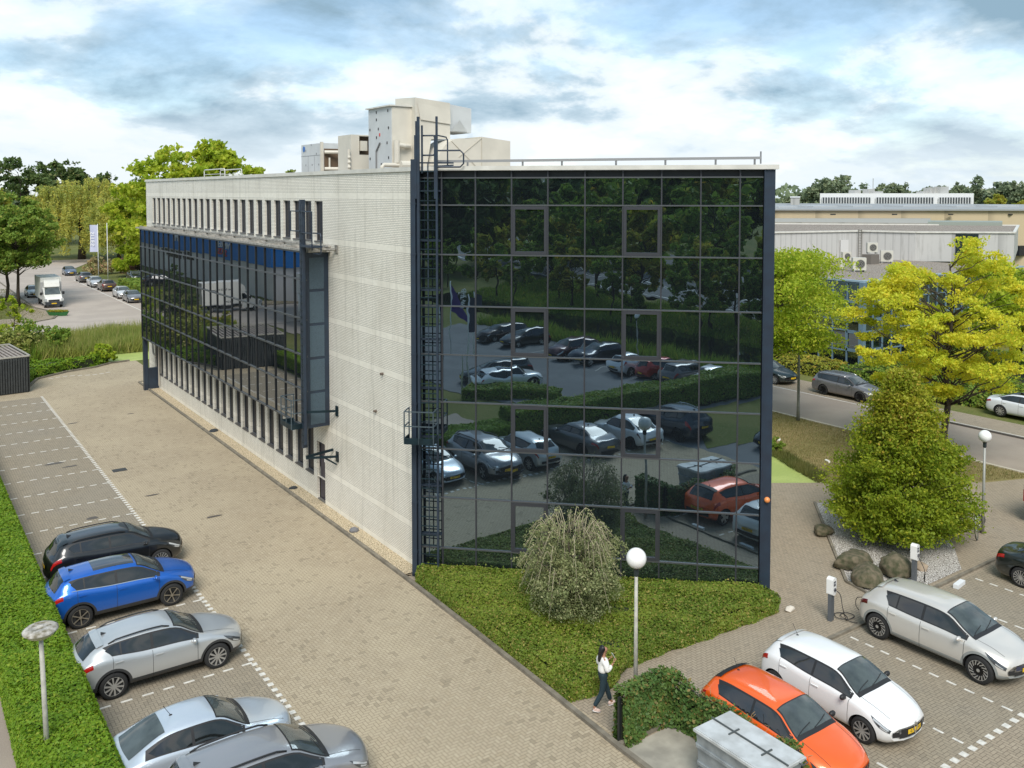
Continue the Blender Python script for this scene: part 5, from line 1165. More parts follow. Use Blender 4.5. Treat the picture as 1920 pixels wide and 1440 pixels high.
# trees beyond the canal, seen in the glass
TG2='trees beyond the canal seen in the glass wall'
rd=random.Random(5)
row1=[(-92,-74),(-84,-72),(-76,-66),(-68,-68),(-61,-62),(-54,-64),(-47,-58),(-40,-61),(-33,-57),(-26,-58),(-19,-54),(-12,-56),(-5,-51),(2,-54),(10,-50),(18,-52)]
def small_tree(k,x,y,h,r,m,lab,grp,n=5000,size=.3): return tree('canal_tree',lab,x,y,h,r,h*.22,m,n,size,30,.22,seed=100+k,group=grp,shape='round',flat=.8,cr=.36)
proto=[small_tree(0,*row1[0],13,3.6,L_AUT,'slim olive tree on the far canal bank',TG2),small_tree(1,*row1[1],16,4.2,L_GRN,'slim green tree on the far canal bank',TG2),small_tree(2,*row1[2],11,3.0,L_GRN,'short green tree on the far canal bank',TG2)]
for i,(x,y) in enumerate(row1[3:]):
    p=proto[i%3]; o=dup(p,(x,y,0),rd.random()*6,p['label'],TG2); s=rd.uniform(.85,1.2); o.scale=(s,s,s)
pb=[small_tree(10,-150,-140,21,8,L_DK,'tall dark tree beyond the main road',TG2,9000,.6),small_tree(11,-130,-150,24,9,L_GRN,'tall green tree beyond the main road',TG2,9000,.6),small_tree(12,-170,-120,20,8,L_AUT,'tall olive tree beyond the main road',TG2,9000,.6)]
for i in range(16):
    x=-85+6.3*i+rd.uniform(-2,2); y=-57+.12*(x+85)+rd.uniform(-2,3); p=proto[(i+1)%3]; o=dup(p,(x,y,0),rd.random()*6,p['label'],TG2); s=rd.uniform(.45,.8); o.scale=(s,s,s)
k=0
for ang in np.linspace(196,292,34):
    a=R(ang); d=rd.uniform(112,150) ; x=-2+d*math.cos(a); y=-20+d*math.sin(a)
    if y>-70 and x>-90: continue
    p=pb[k%3]; o=dup(p,(x,y,0),rd.random()*6,p['label'],TG2); s=rd.uniform(.9,1.15); o.scale=(s,s,s); k+=1
tree('conifer_tree','slender dark conifer opposite the bay window, seen in its mirror glass',-12.4,73.2,7.4,1.7,.3,L_DK,9000,.12,50,.12,seed=140,shape='cone',flat=.8,cr=.32)
# background trees, right side
TG3='background trees on the east horizon'
for i,(px,d,h,r,m,lab) in enumerate(((1575,300,21,11,L_FAR,'broad dark crown left of the white office on the horizon'),(1545,310,17,9,L_FAR,'lower dark tree at left foot of the broad crown'),(1492,330,14,8,L_FAR,'small far tree near the office roof edge'),(1665,340,18,8,L_FAR,'light far tree behind the office antenna'),(1705,350,19,10,L_FAR,'far tree left of middle behind the white office'),(1745,340,17,7,L_FAR,'far tree behind the roof boxes of the white office'),(1800,320,18,8,L_FAR,'far tree at right end of the white office'),(1850,300,19,11,L_FAR,'broad pale green crown on the right horizon'),(1905,290,18,10,L_FAR,'broad green crown at the right edge horizon'),(1880,250,14,6,L_AUT,'yellowing tree below the right horizon crowns'),(1630,345,15,6,L_FAR,'small round far tree between the broad crown and antenna'))):
    cxx=(px-960)/1690*d; v=(-cxx*0+cxx-(-3.62)); wx=(cxx+3.62)*.819+(d-32.42)*.574; wy=-(cxx+3.62)*.574+(d-32.42)*.819
    tree('background_tree',lab,wx,wy,h,r,h*.15,m,8000,.62,44,.4,seed=160+i,group=TG3,shape='round',flat=.8,cr=.30)
# far tree line around the whole place
rg=np.random.default_rng(9); n=26000; a=rg.random(n)*2*PI; d=420+60*rg.random(n); hh=11+3.5*np.sin(a*23)+2.5*np.sin(a*61+1)+1.5*np.sin(a*140); z=hh*rg.random(n)**.7
o=cards('far_wood',np.c_[d*np.cos(a),d*np.sin(a),z],1.9,L_FAR,seed=9); setp(o,kind='stuff')
# ================================================================ OBJECTS AROUND THE OFFICE
GLOBE=P('opal_globe',(.86,.85,.82),.25,coat=.5); POLE=P('pole_cream',(.48,.46,.40),.6,noise=(7,.25)); POLEG=P('pole_grey',(.36,.36,.33),.55,metal=.3)
def globe_lamp(label,x,y,hc=4.05,r=.255,pole=POLE):
    t=thing('globe_lamp',label,'lamp post',(x,y,0),0,'globe lamps round the office')
    MB().tube([(0,0,0),(0,0,hc-r-.12)],[.062,.045],12).build('pole',pole,t,smooth=True)
    MB().lathe([(.05,hc-r-.22),(.07,hc-r-.18),(.07,hc-r-.02),(.10,hc-r+.03)],14).build('collar',P('lamp_collar',(.02,.03,.03),.5),t)
    MB().ball((0,0,hc),r,28,18).build('lamp_globe',GLOBE,t,smooth=True); return t
globe_lamp('white globe lamp on a cream pole behind the ivy fence',.86,-10.95,4.12,.275)
globe_lamp('white globe lamp with a bicycle leaning at its foot',21.1,-9.9,4.05,.25,POLEG)
globe_lamp('far globe lamp on the outer lot, seen in the glass',-25,-36,4.05)
t=thing('disc_lamp','mossy disc topped lamp post standing in the left hedge','lamp post',(-12.72,-5.3,0)); t.rotation_euler=(R(-.5),R(-1.5),0)
MB().tube([(0,0,0),(0,0,3.55)],[.065,.05],12).build('pole',POLE,t,smooth=True)
MB().lathe([(.05,3.5),(.14,3.52),(.28,3.60),(.345,3.70),(.345,3.72),(.05,3.72)],28,cap=False).build('lamp_bowl',P('bowl_cream',(.55,.5,.33),.4),t,smooth=True)
MB().lathe([(.385,3.70),(.39,3.74),(.33,3.79),(.20,3.82),(.19,3.80),(.08,3.81),(.06,3.84),(0,3.84)],32,cap=False).build('lamp_cover',P('mossy_white',(.55,.52,.48),.7,noise=(7,.65,(.17,.15,.10))),t,smooth=True)
t=thing('street_lamp','tall grey street lamp in front of the grey estate car','street lamp',(30.2,6.15,0))
MB().tube([(0,0,0),(0,0,.9),(0,0,5.9),(.05,-.1,6.4),(.2,-.5,6.75),(.45,-1.0,6.85)],[.11,.09,.06,.05,.045,.04],12).build('pole',P('lamp_pole_olive',(.22,.23,.20),.5,noise=(5,.3)),t,smooth=True)
MB().box(.38,.62,-1.75,-.95,6.80,6.92).build('lamp_head',P('lamp_head_grey',(.5,.5,.48),.5),t)
def flagpole(label,x,y,h,flag=None,fw=1.2,fh=3.0,grp=None,white=True,txt=None,rz=0,tri=False):
    t=thing('flag_pole',label,'flag pole',(x,y,0),rz,grp)
    MB().tube([(0,0,0),(0,0,h)],[.07,.045],10).build('pole',P('pole_white',(.72,.72,.70),.4),t,smooth=True)
    if flag:
        h_=MB(); nx,nz=8,10; top_=h-.15
        for i in range(nx+1):
            for j in range(nz+1):
                u=i/nx; v=j/nz; h_.v.append((.05+fw*u*(1 if not tri else (.25+.75*v)),.10*math.sin(3*u+4*v)*u,top_-fh*v-(.5*u*fw if tri else 0)))
        for i in range(nx):
            for j in range(nz): a=i*(nz+1)+j; h_.f.append((a,a+nz+1,a+nz+2,a+1)); h_.m.append(0)
        f=h_.build('flag',flag,t,smooth=True)
        if txt:
            for s in (1,-1):
                text_obj('flag_text',txt[0],txt[1],P('flag_white',(.85,.85,.85),.6),f,M3((fw*.62,s*.13,top_-fh*.52),(0,0,-1),(s,0,0),(0,s,0)) if s>0 else M3((fw*.62,s*.13,top_-fh*.52),(0,0,-1),(-1,0,0),(0,-1,0)),ext=.002)
    return t
PUR=P('flag_purple',(.085,.045,.20),.8); FLW=P('flag_lilac_white',(.50,.52,.66),.8)
flagpole('flag pole with a purple flag with white script, seen in the glass',-32.3,-21.6,7.0,PUR,1.7,2.3,'flag poles',txt=('drawb',.62),tri=True,rz=-PI*.25)
flagpole('middle flag pole with dark banner, seen in the glass',-24.6,-18.9,7.0,P('flag_dark',(.06,.06,.09),.8),.5,2.4,'flag poles',rz=-PI*.25)
flagpole('flag pole with dark banner right of the middle one, seen in the glass',-23.4,-17.6,7.0,P('flag_dark2',(.05,.05,.08),.8),.5,2.4,'flag poles',rz=-PI*.25)
flagpole('left flag pole with tall pale banner on the west street',12.6,126.5,9.0,FLW,1.35,4.3,'west street flag poles',txt=('SITES',1.0),rz=R(135))
flagpole('right flag pole without banner on the west street',13.6,124.5,9.2,None,grp='west street flag poles')
# charging posts
PWH=P('charger_white',(.80,.79,.76),.35,coat=.4); PDG=P('charger_grey',(.10,.11,.12),.5); SOCK=P('socket_grey',(.10,.10,.11),.4)
def charger(label,x,y,rz):
    t=thing('charging_post',label,'charging post',(x,y,0),rz,'electric car charging posts')
    MB().box(-.06,.06,-.10,.10,0,.95).build('post',PDG,t)
    h=MB(); prof=[]; 
    n=12; out=[]
    for i in range(n+1): a=PI*i/n; out.append((.13*math.cos(a),1.38+.075*math.sin(a)))
    for i in range(n+1): a=PI+PI*i/n; out.append((.13*math.cos(a),.93+.06*math.sin(a)))
    m_=len(out); h.add([(-.10,y_,z_) for y_,z_ in out]+[(.12,y_*.92,z_) for y_,z_ in out],[tuple(range(m_)),tuple(range(2*m_-1,m_-1,-1))]+[(i,(i+1)%m_,m_+(i+1)%m_,m_+i) for i in range(m_)]); h.build('housing',PWH,t)
    MB().box(.12,.128,-.065,.065,1.18,1.34).build('screen',SOCK,t)
    MB().lathe([(0,0),(.06,0),(.06,.03),(.035,.03),(.03,.015),(0,.015)],18,Matrix.Translation((.12,0,1.06))@Matrix.Rotation(PI/2,4,'Y')).build('socket',SOCK,t)
    h=MB(); h.box(.128,.130,-.05,.05,1.255,1.285); h.build('display_stripe',P('display_pale',(.5,.52,.55),.3),t)
    return t
charger('white charging post with a cable to the pearl car',9.5,-10.95,-PI/2+R(8))
charger('white charging post beside the boulders',14.35,-10.95,-PI/2+R(8))
cb=MB(); pts=[(9.52,-11.08,1.06),(9.56,-11.25,.95),(9.62,-11.3,.55),(9.75,-11.35,.10),(10.1,-11.15,.03),(10.2,-10.85,.03),(9.9,-10.8,.05),(9.75,-11.05,.05),(10.0,-11.3,.04),(10.35,-11.25,.04),(10.3,-10.95,.05),(9.95,-11.0,.06),(9.9,-11.45,.04),(10.1,-11.7,.06),(10.5,-11.55,.08),(10.3,-11.35,.4),(10.1,-11.5,.8),(9.98,-11.85,.98)]
def smooth_pts(pts,k=6):
    out=[]; P_=[Vector(p) for p in pts]
    for i in range(len(P_)-1):
        a=P_[max(0,i-1)];b_=P_[i];c=P_[i+1];d=P_[min(len(P_)-1,i+2)]
        for j in range(k):
            t=j/k; out.append(.5*((2*b_)+(c-a)*t+(2*a-5*b_+4*c-d)*t*t+(3*b_-a-3*c+d)*t**3))
    return out+[P_[-1]]
cb.tube(smooth_pts(pts),.012,6); o=cb.build('charging_cable',P('cable_black',(.02,.02,.022),.6),smooth=True); setp(o,'coiled black charging cable on the paving behind the pearl car','cable')
cb=MB(); cb.tube(smooth_pts([(14.35,-11.1,1.0),(14.4,-11.3,.6),(14.6,-11.2,.1),(15.1,-10.9,.05),(15.5,-10.7,.04)]),.012,6); o=cb.build('charging_cable',P('cable_black2',(.03,.03,.03),.6),smooth=True); setp(o,'loose charging cable at the post beside the boulders','cable')
# boulders
BOUL=P('boulder_stone',(.16,.13,.085),.95,noise=(5.0,.5,(.05,.055,.025)),bump=.8,bscale=7)
def boulder(name,label,x,y,s,seed,mat=BOUL,cat='boulder',z=0):
    rg=np.random.default_rng(seed); bm=bmesh.new(); bmesh.ops.create_icosphere(bm,subdivisions=4,radius=1); pl=[(rg.normal(size=3),.55+.3*rg.random()) for _ in range(11)]
    for v in bm.verts:
        p=np.array(v.co)
        for nn,dd in pl:
            nn=nn/np.linalg.norm(nn); e=p@nn-dd
            if e>0: p=p-nn*e*.8
        p=p*(1+.035*math.sin(p[0]*7+seed)*math.cos(p[1]*6)+.025*math.sin(p[2]*13+p[0]*9)+.012*math.sin(p[1]*27+p[2]*21)); v.co=Vector((p[0]*s[0],p[1]*s[1],max(-.1,p[2]*s[2])))
    me=bpy.data.meshes.new(name); bm.to_mesh(me); bm.free(); me.materials.append(mat); me.polygons.foreach_set('use_smooth',[True]*len(me.polygons)); o=bpy.data.objects.new(name,me); C.objects.link(o); o.location=(x,y,z+s[2]*.35); return setp(o,label,cat)
boulder('boulder','large flat brown boulder nearest the path in the gravel bed',13.8,-8.8,(.85,.68,.48),1)
boulder('boulder','rounded dark boulder just behind the pearl car',13.05,-10.05,(.72,.62,.55),2)
boulder('boulder','upright mossy boulder beside the charging post',14.55,-10.15,(.75,.62,.68),3)
boulder('boulder','small pale boulder right of the charging post',15.7,-10.4,(.35,.3,.22),4,P('boulder_pale',(.36,.28,.2),.95,noise=(3,.3)))
boulder('boulder','dark boulder half hidden under the left of the cone bush',15.6,-6.2,(.5,.45,.3),5)
boulder('boulder','dark boulder by the right foot of the cone bush',20.3,-9.0,(.55,.4,.35),6)
boulder('paving_stone','small pale stone block at the tip of the shrub bed',8.95,-9.75,(.22,.14,.12),7,P('stone_pale',(.6,.55,.47),.9),'stone')
boulder('roof_stone','grey boxy stone lying in the gravel near the glass corner',-.02,5.0,(.22,.16,.18),8,P('stone_grey',(.16,.16,.17),.8),'stone')
boulder('roof_stone','dark stone in the wall gravel halfway along the side',-.02,24.0,(.28,.2,.16),9,P('stone_dark',(.03,.035,.04),.8),'stone')
boulder('roof_stone','dark stone in the wall gravel near the door',-.05,11.6,(.22,.16,.13),10,P('stone_dark2',(.03,.035,.04),.8),'stone')
o=MB().box(-.32,.32,-.09,.09,0,.14).build('bumper_block',P('block_white',(.75,.77,.78),.5)); o.location=(15.45,-12.0,0.01); o.rotation_euler=(0,0,R(8)); setp(o,'white kerb block lying at the head of an empty stall','kerb block')
o=MB().box(-.30,.30,-.07,.07,0,.11).build('bumper_block',P('block_white2',(.75,.77,.78),.5)); o.location=(3.0,-11.9,.01); setp(o,'white kerb block behind the orange car','kerb block')
o=MB().box(-.30,.30,-.07,.07,0,.11).build('bumper_block',P('block_white3',(.75,.77,.78),.5)); o.location=(5.5,-11.85,.01); setp(o,'white kerb block behind the white hatchback','kerb block')
# waste container
t=thing('waste_container','grey steel waste container with flat lid on the concrete pad','waste container',(-.27,-16.35,0))
CG_=P('container_grey',(.33,.36,.37),.55,metal=.2,noise=(4,.3),bump=.1); LID=P('container_lid',(.60,.62,.62),.5,metal=.1,noise=(2.5,.3,(.44,.45,.44)))
h=MB(); w_,l_=1.22,2.15
h.add([(.10,.08,.12),(w_-.10,.08,.12),(w_-.10,l_-.08,.12),(.10,l_-.08,.12),(0.02,.02,1.34),(w_-.02,.02,1.34),(w_-.02,l_-.02,1.34),(0.02,l_-.02,1.34)],[(3,2,1,0),(0,1,5,4),(1,2,6,5),(2,3,7,6),(3,0,4,7),(4,5,6,7)]); h.build('bin_body',CG_,t)
h=MB()
for z in (1.02,.6): k=(1.34-z)/1.22; o_=.02+.08*k; h.bar((o_-.015,o_*.8,z),(o_-.015,l_-o_*.8,z),.05,.07); h.bar((o_,o_*.8-.02,z),(w_-o_,o_*.8-.02,z),.05,.07); h.bar((o_,l_-o_*.8+.02,z),(w_-o_,l_-o_*.8+.02,z),.05,.07)
h.build('body_rib',CG_,t)
h=MB(); h.box(-.03,w_+.03,-.03,l_+.03,1.34,1.40); h.box(0,w_*.49,0,l_,1.40,1.425); h.box(w_*.51,w_,0,l_,1.40,1.425); h.build('lid',LID,t)
h=MB(); h.tube([(w_/2,-.04,1.45),(w_/2,l_+.04,1.45)],.018,8)
for y in (.55,1.5): h.bar((w_/2-.18,y,1.44),(w_/2+.18,y,1.44),.03,.03)
for x in (.15,w_-.15): h.tube([(x-.1,-.05,1.38),(x-.1,-.13,1.36),(x+.1,-.13,1.36),(x+.1,-.05,1.38)],.015,6)
h.build('lid_bar',P('bar_dark',(.07,.08,.08),.5),t)
s_=MB().add([(.055,.62,.60),(.055,1.10,.60),(.018,1.10,.98),(.018,.62,.98)],[(0,1,2,3)]).build('sticker',P('sticker_blue',(.01,.09,.42),.4),t)
h=MB(); zc=.80
def onside(y,z,o=.012): return (.055-(z-.60)/.38*.037-o,y,z)
h.tube([onside(.86+.10*math.cos(a),zc+.09*math.sin(a)) for a in [PI*2*i/14-1 for i in range(12)]],.012,5); h.tube([onside(1.06-.03*k,.80+.05*math.sin(k*1.4)) for k in range(4)],.012,5); h.build('emblem',P('emblem_white',(.85,.85,.85),.5),s_)
for x in (.2,w_-.2):
    for y in (.3,l_-.3): MB().lathe([(0,-.025),(.08,-.025),(.08,.025),(0,.025)],14,Matrix.Translation((x,y,.08))@Matrix.Rotation(PI/2,4,'Y')).build('castor',TYRE,t)
# ivy fence
FB=P('fence_black',(.015,.018,.018),.5)
t=thing('mesh_fence','low black mesh fence overgrown with ivy around the waste container','fence',(0,0,0))
pp=[(-.62,-11.95),(1.20,-11.85),(1.28,-15.9),(.15,-16.9)]
for (x,y) in pp[:3]+[(1.29,-13.9),(.9,-16.3)]: MB().box(x-.035,x+.035,y-.035,y+.035,0,1.22).build('post',FB,t)
h=MB()
for (a,b_) in ((pp[0],pp[1]),(pp[1],pp[2])):
    d=Vector((b_[0]-a[0],b_[1]-a[1],0)); L=d.length; n=int(L/.06)
    for k in range(1,n): p=Vector((a[0],a[1],0))+d*(k/n); h.bar(p+Vector((0,0,.1)),p+Vector((0,0,1.18)),.007)
    for z in (.2,.45,.7,.95,1.15): h.bar((*a,z),(*b_,z),.009)
h.build('mesh_panel',FB,t)
rg=np.random.default_rng(12); Ps=[];Ns=[]
def ivy(a,b_,n,hmax,th,z0=0,prof=None):
    a=np.array(a);b_=np.array(b_); tt=rg.random(n); d=(b_-a); L=np.linalg.norm(d); nn=np.array([d[1],-d[0]])/L; hm=hmax if prof is None else np.interp(tt,*prof); z=z0+(hm-z0)*rg.random(n); o=rg.choice([-1,1],n)*(th*(.55+.45*rg.random(n)))*(1-.25*(z/hm)); bumpy=1+.35*np.sin(tt*L*5)*np.cos(z*6)
    p=a+d*tt[:,None]+nn*(o*bumpy)[:,None]; Ps.append(np.c_[p,z]); Ns.append(np.c_[nn[0]*np.sign(o),nn[1]*np.sign(o),np.full(n,.45)])
    m=n//7; tt=rg.random(m); hm=hmax if prof is None else np.interp(tt,*prof); Ps.append(np.c_[a+d*tt[:,None]+nn*(th*(rg.random(m)*2-1))[:,None],hm+rg.random(m)*.10]); Ns.append(np.tile([0,0,1.],(m,1)))
ivy(pp[0],pp[1],7500,1.28,.26); ivy(pp[1],pp[2],8000,1.2,.24,prof=([0,.25,.5,.62,.75,.9,1],[1.3,1.0,1.15,1.05,.85,1.15,1.2])); ivy((1.3,-15.8),(.2,-17.2),2600,1.0,.2)
cards('ivy_foliage',np.vstack(Ps),.05,L_IVY,t,seed=12,nrm=np.vstack(Ns),jit=.5)
MB().prism([(-.58,-11.89),(1.28,-11.79),(1.38,-15.6),(1.28,-15.6),(1.16,-11.95),(-.58,-12.0)][::-1],0,.90).build('ivy_core',COREG,t)
h=MB(); rd2=random.Random(4)
for k in range(26):
    y=-12.3-rd2.random()*4; p=[(1.3+rd2.uniform(-.1,.1),y,1.0)]; 
    for j in range(4): p.append((p[-1][0]+rd2.uniform(-.1,.15),p[-1][1]+rd2.uniform(-.15,.15),p[-1][2]+rd2.uniform(-.05,.14)))
    h.tube(p,.006,4)
h.build('dry_twigs',P('dry_twig',(.34,.22,.10),.9),t)
# bicycle
t=thing('bicycle','green-white bicycle with black pannier leaning on the lamp post','bicycle',(20.75,-9.95,.0),0); t.rotation_euler=(R(8),0,R(200))
FR_=P('bike_frame',(.55,.62,.55),.4); 
for x in (-.52,.52):
    h=MB(); M=Matrix.Translation((x,0,.34))@Matrix.Rotation(PI/2,4,'X'); pts=[M@Vector((.33*math.cos(a),.33*math.sin(a),0)) for a in [2*PI*i/28 for i in range(29)]]; h.tube(pts,.018,6); wo=h.build('wheel',TYRE,t,smooth=True)
    h=MB(); pts=[M@Vector((.305*math.cos(a),.305*math.sin(a),0)) for a in [2*PI*i/28 for i in range(29)]]; h.tube(pts,.010,5)
    for k in range(14): a=2*PI*k/14; h.bar((x,0,.34),M@Vector((.3*math.cos(a),.3*math.sin(a),0)),.004)
    h.build('rim',P('bike_rim',(.6,.58,.5),.3,metal=.8),wo)
h=MB()
for a,b_ in (((-.52,0,.34),(-.12,0,.32)),((-.12,0,.32),(-.22,0,.85)),((-.12,0,.32),(.40,0,.72)),((-.20,0,.62),(.38,0,.80)),((.52,0,.34),(.37,0,.88)),((-.52,0,.34),(-.22,0,.70))): h.tube([a,b_],.017,8)
h.build('frame',FR_,t,smooth=True)
h=MB(); h.tube([(.30,.28,1.03),(.36,.22,1.05),(.37,0,1.0),(.36,-.22,1.05),(.30,-.28,1.03)],.014,6); h.tube([(.37,0,.85),(.37,0,1.0)],.015,6); h.build('handlebar',TRIM,t)
MB().ball((-.24,0,.94),.1,12,8,(1.4,.8,.4)).build('saddle',TRIM,t,smooth=True)
h=MB(); h.box(-.78,-.42,-.02,.02,.70,.73); h.build('rack',TRIM,t); 
for s in (-1,1): h=MB(); h.ball((-.6,s*.12,.52),.2,10,8,(1,.42,1.05)); h.build('pannier',P('pannier_black',(.025,.025,.028),.7),t,smooth=True)
# shed
t=thing('bicycle_shed','dark slatted shed with pale roof frame at the far end of the lot','shed',(-7.35,42.2,0),R(6))
sw,sl_,sh_=5.2,6.2,2.55
DKW=P('shed_slat_dark',(.045,.05,.05),.7,noise=(3,.3)); h=MB()
for k in range(int(sw/.16)): x=-sw+k*.16; h.box(x,x+.11,-.03,.0,.05,sh_)
for k in range(int(sl_/.16)): y=k*.16; h.box(-.03,0,y,y+.11,.05,sh_)
h.build('slat_wall',DKW,t); MB().box(-sw+.05,-.05,.05,sl_-.05,.02,sh_-.25).build('inner_wall',P('shed_inside',(.02,.022,.022),.9),t)
h=MB()
for k in range(18): x=-sw+.1+k*.285; h.box(x,x+.14,.1,sl_-.1,sh_-.1,sh_-.02)
h.build('roof_slat',P('shed_roof_slat',(.36,.31,.27),.8,noise=(3,.3)),t)
h=MB(); h.box(-sw,.03,-.06,.02,sh_-.02,sh_+.08); h.box(-.02,.05,-.06,sl_,sh_-.02,sh_+.085); h.box(-sw,.05,sl_,sl_+.06,sh_-.02,sh_+.08); h.build('roof_frame',P('shed_frame',(.40,.38,.33),.6),t)
MB().box(-.0,.03,.45,.5,1.0,1.35).build('handle',GALV,t)
# boats planters + box by the street
for (x,y,l,rz,lab) in ((4.6,66.2,2.6,R(-30),'green boat shaped planter with grass beside the stone block'),(.6,84.6,2.8,R(-40),'green boat planter with pink flowers in front of the truck')):
    t=thing('boat_planter',lab,'planter',(x,y,.02),rz)
    h=MB(); ring_=[(l/2*math.cos(a),.45*math.sin(a)*(1-.25*abs(math.cos(a))**3)) for a in [2*PI*i/20 for i in range(20)]]; ring0=[(a*.75,b_*.6) for a,b_ in ring_]
    h.add([(a,b_,0) for a,b_ in ring0]+[(a,b_,.42+.12*abs(a/(l/2))**3) for a,b_ in ring_],[tuple(range(20))[::-1]]+[(i,(i+1)%20,20+(i+1)%20,20+i) for i in range(20)]); h.build('hull',P('boat_green',(.03,.16,.045),.5),t)
    rg=np.random.default_rng(3); q=poly_sample(ring_,700,rg); cards('plants',np.c_[q*.9,.42+.22*rg.random(700)],.07,L_AUT if x<2 else L_YG,t,seed=3)
o=MB().box(-.65,.65,-.3,.3,0,1.0).build('stone_block',P('block_olive',(.33,.30,.19),.9,noise=(3,.4),bump=.4)); o.location=(2.9,66.6,0); o.rotation_euler=(0,0,R(-35)); setp(o,'olive brown stone block on the street corner left of the green planter','block')
# litter and a heron on the verge
t=thing('grey_heron','small dark wading bird standing near the street kerb','bird',(29.7,11.9,0),R(200))
bm_=MB(); bm_.ball((0,0,.42),.13,12,8,(1.7,.75,.8)); bm_.tube([(.15,0,.48),(.24,0,.62),(.20,0,.76),(.25,0,.86)],[.05,.03,.022,.03],8); bm_.ball((.27,0,.88),.042,8,6,(1.4,.8,.8)); bm_.tube([(.31,0,.88),(.43,0,.86)],[.014,.003],6); bm_.tube([(-.15,0,.42),(-.32,0,.34)],[.06,.01],6)
for s in (-1,1): bm_.tube([(.0,s*.04,.34),(.03,s*.04,.18),(.0,s*.04,.0)],[.018,.010,.008],6); bm_.tube([(0,s*.04,.01),(.07,s*.05,.008)],.006,4)
bm_.build('body',P('heron_grey',(.10,.10,.10),.8),t,smooth=True)
for i,(x,y,rz,lab) in enumerate(((25.6,3.9,.4,'white scrap of litter on the dry verge'),(24.4,-.1,1.2,'white bottle like litter beside the pond bank'))):
    o=MB().tube([(-.2,0,.05),(.1,0,.05),(.2,0,.05)],[.06,.06,.02],8).build('litter',P('litter_white',(.8,.8,.74),.6)); o.location=(x,y,0); o.rotation_euler=(0,0,rz); setp(o,lab,'litter')
o=MB().box(-.33,.33,-.24,.24,.0,.04).build('drain_grate',P('drain_iron',(.05,.05,.048),.7)); o.location=(-6.1,19.5,-.02); setp(o,'dark iron drain grate beside the dotted line','drain')
# ---------------------------------------------------------------- person walking with a phone
def skin_mesh(name,verts,edges,radii,mat,parent,sub=2,root=0):
    me=bpy.data.meshes.new(name); me.from_pydata(verts,edges,[]); o=bpy.data.objects.new(name,me); C.objects.link(o)
    sk=o.modifiers.new('s','SKIN'); sk.use_smooth_shade=True
    for i,r in enumerate(radii): me.skin_vertices[0].data[i].radius=(r if isinstance(r,tuple) else (r,r)); me.skin_vertices[0].data[i].use_root=(i==root)
    sb=o.modifiers.new('b','SUBSURF'); sb.levels=sub; sb.render_levels=sub
    dg=bpy.context.evaluated_depsgraph_get(); m2=bpy.data.meshes.new_from_object(o.evaluated_get(dg)); o.modifiers.clear(); o.data=m2; m2.materials.clear(); m2.materials.append(mat); m2.name=name
    m2.polygons.foreach_set('use_smooth',[True]*len(m2.polygons)); o.parent=parent; return o
SKIN=P('skin_brown',(.36,.18,.11),.55); SWEAT=P('sweater_white',(.78,.76,.72),.85,bump=.3,bscale=60); JEAN=P('trousers_dark_teal',(.012,.03,.04),.85); HAIR=P('hair_black',(.010,.009,.010),.45); SHOE=P('shoe_pale',(.70,.52,.45),.6)
pr=thing('person','person in a white sweater and dark trousers walking with a phone in hand','person',(.02,-10.55,.03),R(-14))
B_=[(0,0,.96),(.0,0,1.10),(.01,0,1.25),(.015,0,1.38),(.03,0,1.46),(.05,0,1.55),(.065,0,1.64),(.06,0,1.70),   #0-7 spine,neck,head
  (.0,.17,1.39),(-.02,.23,1.16),(.21,.17,1.20),(.27,.15,1.24),  # left arm 8..11 (y+)
  (.02,-.17,1.39),(.02,-.23,1.14),(.22,-.12,1.22),(.28,-.09,1.27), #12..15 right
  (0,.09,.92),(.17,.09,.52),(.30,.09,.10),(.42,.10,.04),  #16.. left leg forward
  (0,-.09,.92),(-.06,-.09,.50),(-.30,-.09,.13),(-.20,-.09,.04)] #20.. right leg back
E_=[(0,1),(1,2),(2,3),(3,4),(4,5),(5,6),(6,7),(3,8),(8,9),(9,10),(10,11),(3,12),(12,13),(13,14),(14,15),(0,16),(16,17),(17,18),(18,19),(0,20),(20,21),(21,22),(22,23)]
Rr=[(.08,.12),(.07,.10),(.08,.11),(.06,.09),.045,.062,.088,.065,.045,.038,.030,.022,.045,.038,.030,.022,.08,.055,.036,.03,.08,.055,.036,.03]
skin_mesh('body',B_,E_,Rr,SKIN,pr)
h=MB(); h.ball((.145,0,1.635),.014,8,6,(1.2,.8,1.4)); h.build('nose',SKIN,pr,smooth=True)
h=MB()
for s in (-1,1): h.ball((.125,s*.033,1.665),.011,8,6)
h.build('eye',P('eye_dark',(.02,.015,.012),.3),pr,smooth=True,split=True); MB().ball((.135,0,1.595),.016,8,6,(.6,1.3,.45)).build('mouth',P('lips',(.34,.10,.09),.5),pr,smooth=True)
for s in (-1,1): MB().ball((.045,s*.09,1.64),.024,8,6,(.7,.4,1.2)).build('ear',SKIN,pr,smooth=True)
SW=[(0,0,.99),(.0,0,1.14),(.01,0,1.27),(.01,0,1.385),(.02,.0,1.43),(.0,.17,1.385),(-.02,.235,1.16),(.20,.175,1.20),(.02,-.17,1.385),(.02,-.235,1.14),(.21,-.12,1.22)]
skin_mesh('sweater',SW,[(0,1),(1,2),(2,3),(3,4),(3,5),(5,6),(6,7),(3,8),(8,9),(9,10)],[(.135,.175),(.13,.165),(.13,.175),(.115,.17),.072,.088,.078,.06,.088,.078,.06],SWEAT,pr)
TR=[(0,0,1.10),(0,0,.95),(0,.09,.90),(.17,.09,.52),(.29,.09,.14),(0,-.09,.90),(-.06,-.09,.50),(-.29,-.09,.17)]
